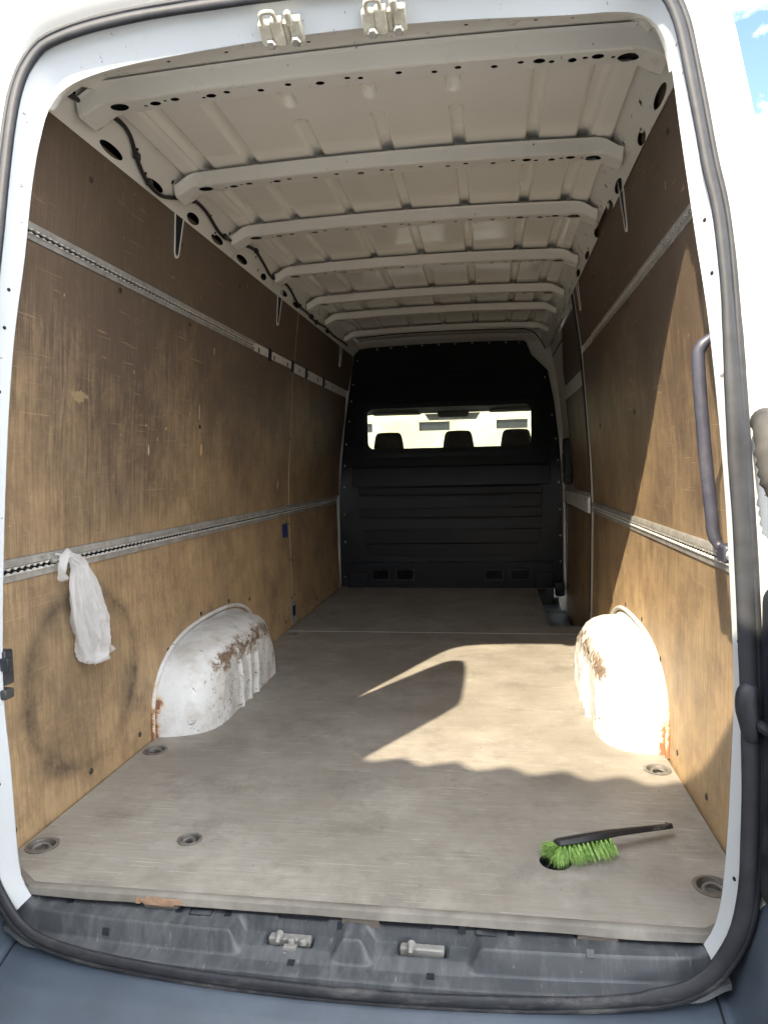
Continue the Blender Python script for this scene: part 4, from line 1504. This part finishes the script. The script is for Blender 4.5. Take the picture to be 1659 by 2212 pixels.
# --- sliding door side (right front) ---------------------------------------------
# rear pillar of the sliding door
rows = []
for i in range(25):
    z = -.015 + 1.95 * i / 24
    xw = wall_x(z)
    yo = 2.605 + .30 * max(0, (z - 1.0)) ** 2 * .25
    wd = lerp([0, .5, .95, 1.15, 1.95], [.045, .060, .050, .012, .012], z)
    rows.append([(xw + .012, yo - .02, z), (xw - .001, yo, z), (xw - .0015, yo + wd, z), (xw + .010, yo + wd + .012, z), (xw + .045, yo + wd + .015, z)])
MB().grid(rows).build('door_pillar', 'inner_white', van, angle=40)
rows = []
for i in range(25):
    z = .1 + 1.8 * i / 24
    xw = wall_x(z)
    yo = 2.665 + .30 * max(0, (z - 1.0)) ** 2 * .25
    rows.append([(xw + .004 + .009 * cos(a), yo + .014 + .009 * sin(a), z) for a in [2 * pi * k / 8 for k in range(8)]])
MB().grid(rows, closed=True).build('sliding_seal', 'rubber', van, angle=60)
# door shell: white frame with three lined panels
rows = []
for i in range(25):
    z = -.21 + 2.12 * i / 24
    rows.append([(wall_x(z) + .030, y, z) for y in (2.66, 3.2, 3.7, 4.10, 4.55)])
sd_ = MB().grid(rows).build('sliding_door', 'inner_white', van, angle=40)
def sd_panel(pts):
    vs, fs = plate(pts, [], lambda u, v, w: (wall_x(v) + .028 - w, u, v), .008)
    link_mesh('door_panel', vs, fs, PR, sd_, angle=30)
sd_panel([(2.70, -.19), (4.07, -.19), (4.07, .64), (2.70, .64)])
sd_panel([(2.74, .77), (3.62, .77), (3.70, .90), (3.80, 1.40), (2.76, 1.40)])
sd_panel([(2.78, 1.50), (3.75, 1.50), (3.80, 1.60), (3.55, 1.86), (2.84, 1.86)])
MB().box((.872, 2.70, 1.415), (.905, 3.98, 1.485)).build('door_brace', 'inner_white', sd_, bevel=.01)
MB().box((.868, 2.70, .66), (.912, 3.98, .755)).build('door_brace', 'inner_white', sd_, bevel=.01)
MB().box((.845, 3.74, .80), (.905, 3.86, 1.13)).build('latch_cover', 'lamp_plastic', sd_, bevel=.015)
MB().box((.838, 3.78, .88), (.846, 3.82, 1.02)).build('inner_handle', 'trim_grey', sd_, bevel=.003)
MB().box((.80, 3.98, -.05), (.868, 4.07, .06)).build('roller_guide', 'lamp_plastic', van, bevel=.01)
# small galvanised floor latch, left, at the panel joint
on_wall(-1, 2.66, 2.775, .012, .145, .004, 'latch_plate', 'rail_metal', van, bevel=.001)
on_wall(-1, 2.69, 2.745, .055, .118, .0055, 'latch_slot', 'cavity_dark', van)

# --- cab ----------------------------------------------------------------------------
rows = []
for x, dz in ((-.96, -.30), (-.90, -.06), (-.75, .0), (0, .03), (.75, 0), (.90, -.06), (.96, -.30)):
    rows.append([(x, 4.34, 1.98 + dz), (x, 4.9, 1.86 + dz * .9), (x, 5.45, 1.58 + dz * .6), (x, 5.62, 1.49 + dz * .3)])
MB().grid(rows).build('cab_roof', 'body_white', van, angle=50)
rows = []
for x in (-.9, -.3, .3, .9):
    rows.append([(x, 4.62, 1.78), (x, 4.9, 1.70), (x, 5.4, 1.50), (x, 5.55, 1.472)])
MB().grid(rows).build('cab_lining', 'trim_grey', van)
for s in (-1, 1):
    vs, fs = plate([(4.12, -.4), (6.9, -.4), (6.9, .55), (6.35, .72), (5.58, 1.50), (4.9, 1.84), (4.12, 1.95)], [[(4.62, .72), (6.15, .72), (5.50, 1.42), (4.62, 1.46)]],
                   lambda u, v, w: (s * (.955 + w), u, v), .03)
    cs = link_mesh('cab_side', vs, fs, 'body_white', van, angle=30)
    vs, fs = plate([(4.60, .70), (6.17, .70), (5.51, 1.44), (4.60, 1.48)], [], lambda u, v, w: (s * (.965 + w), u, v), .004)
    link_mesh('side_window', vs, fs, 'glass', cs, angle=0)
MB().add([(-.95, 5.60, 1.49), (.95, 5.60, 1.49), (.95, 6.38, .72), (-.95, 6.38, .72), (-.95, 5.606, 1.494), (.95, 5.606, 1.494), (.95, 6.386, .724), (-.95, 6.386, .724)],
         [(0, 1, 2, 3), (7, 6, 5, 4), (0, 4, 5, 1), (2, 6, 7, 3), (1, 5, 6, 2), (0, 3, 7, 4)]).build('windscreen', 'glass', van, angle=0)
MB().box((-.955, 5.75, -.3), (.955, 6.37, .70)).build('dashboard', 'lamp_plastic', van, bevel=.04)
MB().box((-.955, 6.38, -.4), (.955, 6.95, .60)).build('bonnet', 'body_white', van, bevel=.06)
MB().box((-.955, 4.2, -.42), (.955, 5.75, -.38)).build('cab_floor', 'lamp_plastic', van)
for x0, x1 in ((-.80, -.34), (.33, .72)):
    MB().box((x0, 5.40, 1.462), (x1, 5.56, 1.482)).build('sun_visor', 'trim_grey', van, bevel=.006)
mr = MB().add([(-.30, 5.50, 1.462), (.24, 5.50, 1.462), (.20, 5.50, 1.405), (-.26, 5.50, 1.405), (-.30, 5.58, 1.47), (.24, 5.58, 1.47), (.20, 5.60, 1.405), (-.26, 5.60, 1.405)],
              [(0, 1, 2, 3), (7, 6, 5, 4), (0, 4, 5, 1), (1, 5, 6, 2), (2, 6, 7, 3), (3, 7, 4, 0)]).build('overhead_console', 'sticker_white', van, bevel=.008)
vs, fs = plate(rrect(-.17, 1.425, .13, 1.50, .03), [], lambda u, v, w: (u, 5.47 + w, v), .02)
link_mesh('rear_view_mirror', vs, fs, 'lamp_plastic', mr, angle=40)
def headrest_mesh():
    rows = []
    for k in range(9):
        t = k / 8
        hw = lerp([0, .3, .7, .9, 1], [.138, .128, .110, .085, .03], t)
        th = lerp([0, .5, .85, 1], [.05, .055, .045, .012], t)
        z = 1.04 + .208 * sin(t * pi / 2)
        rows.append([(hw * math.copysign(abs(cos(a)) ** .6, cos(a)), th * math.copysign(abs(sin(a)) ** .7, sin(a)), z) for a in [2 * pi * i / 24 for i in range(24)]])
    return MB().grid(rows, closed=True)
for i, x in enumerate((-.53, .064, .545)):
    mb = MB()
    rows = []
    for z, hw, th in ((-.1, .22, .06), (.3, .24, .07), (.7, .23, .065), (.95, .20, .055), (1.02, .13, .03)):
        rows.append([(x + hw * math.copysign(abs(cos(a)) ** .5, cos(a)), 4.60 + th * math.copysign(abs(sin(a)) ** .5, sin(a)), z) for a in [2 * pi * q / 20 for q in range(20)]])
    mb.grid(rows, closed=True)
    mb.box((x - .23, 4.62, -.15), (x + .23, 5.12, .02))
    seat = mb.build('cab_seat', 'seat_cloth', van, angle=50)
    if i == 0:
        hr0 = headrest_mesh().build('headrest', 'seat_cloth', seat, angle=60)
        o = hr0
    else:
        o = copy_part(hr0, seat)
    o.location = (x, 4.60, 0)

# --- wheels -------------------------------------------------------------------------
def wheel(x, y):
    T = Matrix.Translation((x, y, GZ + .345)) @ Matrix.Rotation(radians(90), 4, 'Y')
    w_ = MB().lathe([(.21, -.10), (.30, -.115), (.335, -.09), (.345, -.05), (.345, .05), (.335, .09), (.30, .115), (.21, .10), (.21, -.10)], 40, T).build('wheel', 'tyre', van, angle=40)
    MB().lathe([(.21, -.09), (.19, -.06), (.06, -.03), (.0005, -.03)], 32, T).build('rim', 'rim', w_, angle=40)
    MB().lathe([(.21, .09), (.19, .06), (.06, .03), (.0005, .03)], 32, T).build('rim', 'rim', w_, angle=40)
for x in (-.80, .80):
    for y in (1.46, 5.70):
        wheel(x, y)

# ------------------------------------------------------------------ plastic bag
bag = bpy.data.objects.new('plastic_bag', None)
bag.location = (-.84, .46, .38)
col.objects.link(bag)
bag['label'] = 'crumpled translucent white plastic bag hanging from the lower left cargo rail'
bag['category'] = 'bag'
SECS = [(.352, .712, .392, .722), (.372, .706, .428, .712), (.392, .690, .452, .692), (.396, .668, .464, .664), (.388, .640, .492, .624), (.385, .605, .512, .580), (.388, .565, .530, .540),
        (.396, .525, .545, .505), (.408, .490, .550, .470), (.416, .460, .548, .440), (.422, .436, .546, .418), (.426, .415, .535, .400), (.428, .402, .505, .386), (.434, .395, .488, .379)]
dense = catmull([(a, b, 0) for a, b, c, d in SECS], 6), catmull([(c, d, 0) for a, b, c, d in SECS], 6)
rows = []
ns = len(dense[0])
for i, (L, R_) in enumerate(zip(*dense)):
    t = i / (ns - 1)
    c = (L + R_) / 2
    h = (R_ - L) / 2
    th = lerp([0, .12, .3, .6, .85, .95, 1], [.005, .010, .018, .026, .024, .014, .004], t)
    row = []
    for k in range(72):
        a = 2 * pi * k / 72
        fold = .26 * sin(7 * a + 2.4 * t * 3) + .20 * sin(13 * a - 5 * t) + .16 * sin(23 * a + 9 * t)
        fold *= sstep(0, .15, t)
        nn = .35 * noise.noise(Vector((cos(a) * 2.2, sin(a) * 2.2, t * 7))) + .40 * abs(noise.noise(Vector((cos(a) * 5, sin(a) * 5, t * 16))))
        ra = 1 + .25 * fold * abs(sin(a)) + .10 * nn
        rb = 1 + fold * 1.3 + nn
        yz = c + h * cos(a) * ra
        z = yz.y + (.010 * noise.noise(Vector((a * 2, 1, 5))) * sstep(.85, 1, t))
        row.append((-.842 + th * rb * sin(a), yz.x, z))
    rows.append(row)
MB().grid(rows, closed=True).build('bag_body', 'bag_film', bag, angle=32)
# flared corner at the bottom
rows = []
for i in range(9):
    t = i / 8
    rows.append([(-.836 + .012 * noise.noise(Vector((t * 4, s * 5, 1))) + .006 * sin(s * 9), .535 + .046 * t * (1 - .2 * s) - .030 * s, .445 - .040 * t - .062 * s * (1 - .55 * t)) for s in [q / 8 for q in range(9)]])
MB().grid(rows).build('bag_corner', 'bag_film', bag, angle=75)
# the handle loop, flopped over to the left
rows = []
for i in range(15):
    t = i / 14
    ang = radians(200 * t - 10)
    cx, cz = .352, .690
    row = []
    for k in range(13):
        s = k / 12
        rr = .020 + .026 * s + .004 * sin(5 * ang + 8 * s)
        row.append((-.852 + .020 * sin(pi * s) + .006 * noise.noise(Vector((t * 6, s * 6, 2))), cx - rr * sin(ang) * .70 + .034 * (1 - t), cz + rr * cos(ang) * .95))
    rows.append(row)
MB().grid(rows).build('bag_handle', 'bag_film', bag, angle=75)
MB().tube(catmull([(-.866, .355, .724), (-.860, .380, .716), (-.852, .41, .705), (-.848, .435, .694)], 4), .004, 8).build('bag_twist', 'bag_film', bag, angle=75)
hk = MB().box((-.878, .345, .700), (-.868, .362, .726)).box((-.868, .350, .706), (-.855, .357, .711)).build('rail_hook', 'bolt_metal', van)

# ------------------------------------------------------------------ hand brush
hb = bpy.data.objects.new('hand_brush', None)
hb.location = (.53, .25, 0)
col.objects.link(hb)
hb['label'] = 'black hand brush with bright green bristles lying on the load floor'
hb['category'] = 'brush'
A = Vector((.462, .232, .044))
B = Vector((.605, .290, .046))
Cc = Vector((.758, .372, .030))
d1 = (B - A).normalized()
side1 = Vector((0, 0, 1)).cross(d1).normalized()
tilt = radians(24)
upv = (Vector((0, 0, 1)) * cos(tilt) + side1 * sin(tilt)).normalized()
latv = d1.cross(upv).normalized()
pts = [(A, .010, .006), (A + d1 * .006, .015, .0085), (A + d1 * .06, .0165, .0095), (B - d1 * .03, .0155, .0095), (B, .0115, .009), (B.lerp(Cc, .12), .0075, .0085), (B.lerp(Cc, .5), .0088, .0075),
       (B.lerp(Cc, .9), .0105, .0070), (Cc, .0095, .0065)]
rows = []
for p, wx, hz in pts:
    rows.append([p + latv * wx * q[0] + upv * hz * q[1] for q in ((-1, -.8), (-1, .45), (-.55, 1), (.55, 1), (1, .45), (1, -.8), (.6, -1), (-.6, -1))])
mb = MB().grid(rows, closed=True)
mb.f.append(tuple(range(8)))
e0 = (len(rows) - 1) * 8
mb.f.append(tuple(e0 + i for i in range(8)))
hnd = mb.build('handle', 'brush_black', hb, angle=30, bevel=.0012)
MB().lathe([(.004, .0004), (.004, -.001), (.0003, -.001)], 10, Matrix.Translation(Cc - (Cc - B).normalized() * .012 + upv * .0068)).build('hanging_hole', 'cavity_dark', hnd)
tb = MB()
rnd = random.Random(3)
for i in range(12):
    for j in range(5):
        root = A + d1 * (.006 + .0118 * i) + latv * (-.012 + .006 * j) - upv * .008
        # bristles splay out towards the tip and the left end
        out = latv * ((-.012 + .006 * j) * 1.3 + .010) + d1 * (-.020 if i < 2 else .0)
        ln = .043 + rnd.uniform(-.005, .004)
        dr0 = (-upv * ln + out)
        for k in range(26):
            rr = root + Vector((rnd.uniform(-1, 1), rnd.uniform(-1, 1), 0)) * .0018
            wild = .10 if rnd.random() < .80 else .75
            if i < 4:
                wild += .25
            dr = dr0 + Vector((rnd.uniform(-1, 1), rnd.uniform(-1, 1), rnd.uniform(-.5, .5))) * ln * wild * .55
            tip = rr + dr
            if tip.z < .0012:
                q_ = (rr.z - .0012) / (rr.z - tip.z)
                ex = tip - rr
                tip = rr + ex * q_ + Vector((ex.x, ex.y, 0)) * (1 - q_) * .5
                tip.z = .0012 + rnd.random() * .003
            md = (rr + tip) / 2 + Vector((rnd.uniform(-1, 1), rnd.uniform(-1, 1), rnd.uniform(-.3, .6))) * .0035
            w = Vector((rnd.uniform(-1, 1), rnd.uniform(-1, 1), 0)).normalized() * .00055
            tb.add([rr - w, rr + w, md + w, md - w, tip], [(0, 1, 2, 3), (3, 2, 4)])
# worn tuft bent out past the left end
for k in range(420):
    rr = A + latv * rnd.uniform(-.012, .012) - upv * rnd.uniform(.002, .010) + d1 * rnd.uniform(-.002, .012)
    tip = rr + Vector((-.030 + rnd.uniform(-.012, .012), .012 + rnd.uniform(-.022, .020), -.022 + rnd.uniform(-.022, .020)))
    tip.z = max(tip.z, .002)
    md = (rr + tip) / 2 + Vector((rnd.uniform(-1, 1), rnd.uniform(-1, 1), rnd.uniform(-.5, 1))) * .005
    w = Vector((rnd.uniform(-1, 1), rnd.uniform(-1, 1), rnd.uniform(-1, 1))).normalized() * .0006
    tb.add([rr - w, rr + w, md + w, md - w, tip], [(0, 1, 2, 3), (3, 2, 4)])
tb.build('bristles', 'bristle_green', hb, angle=0, kind='stuff')
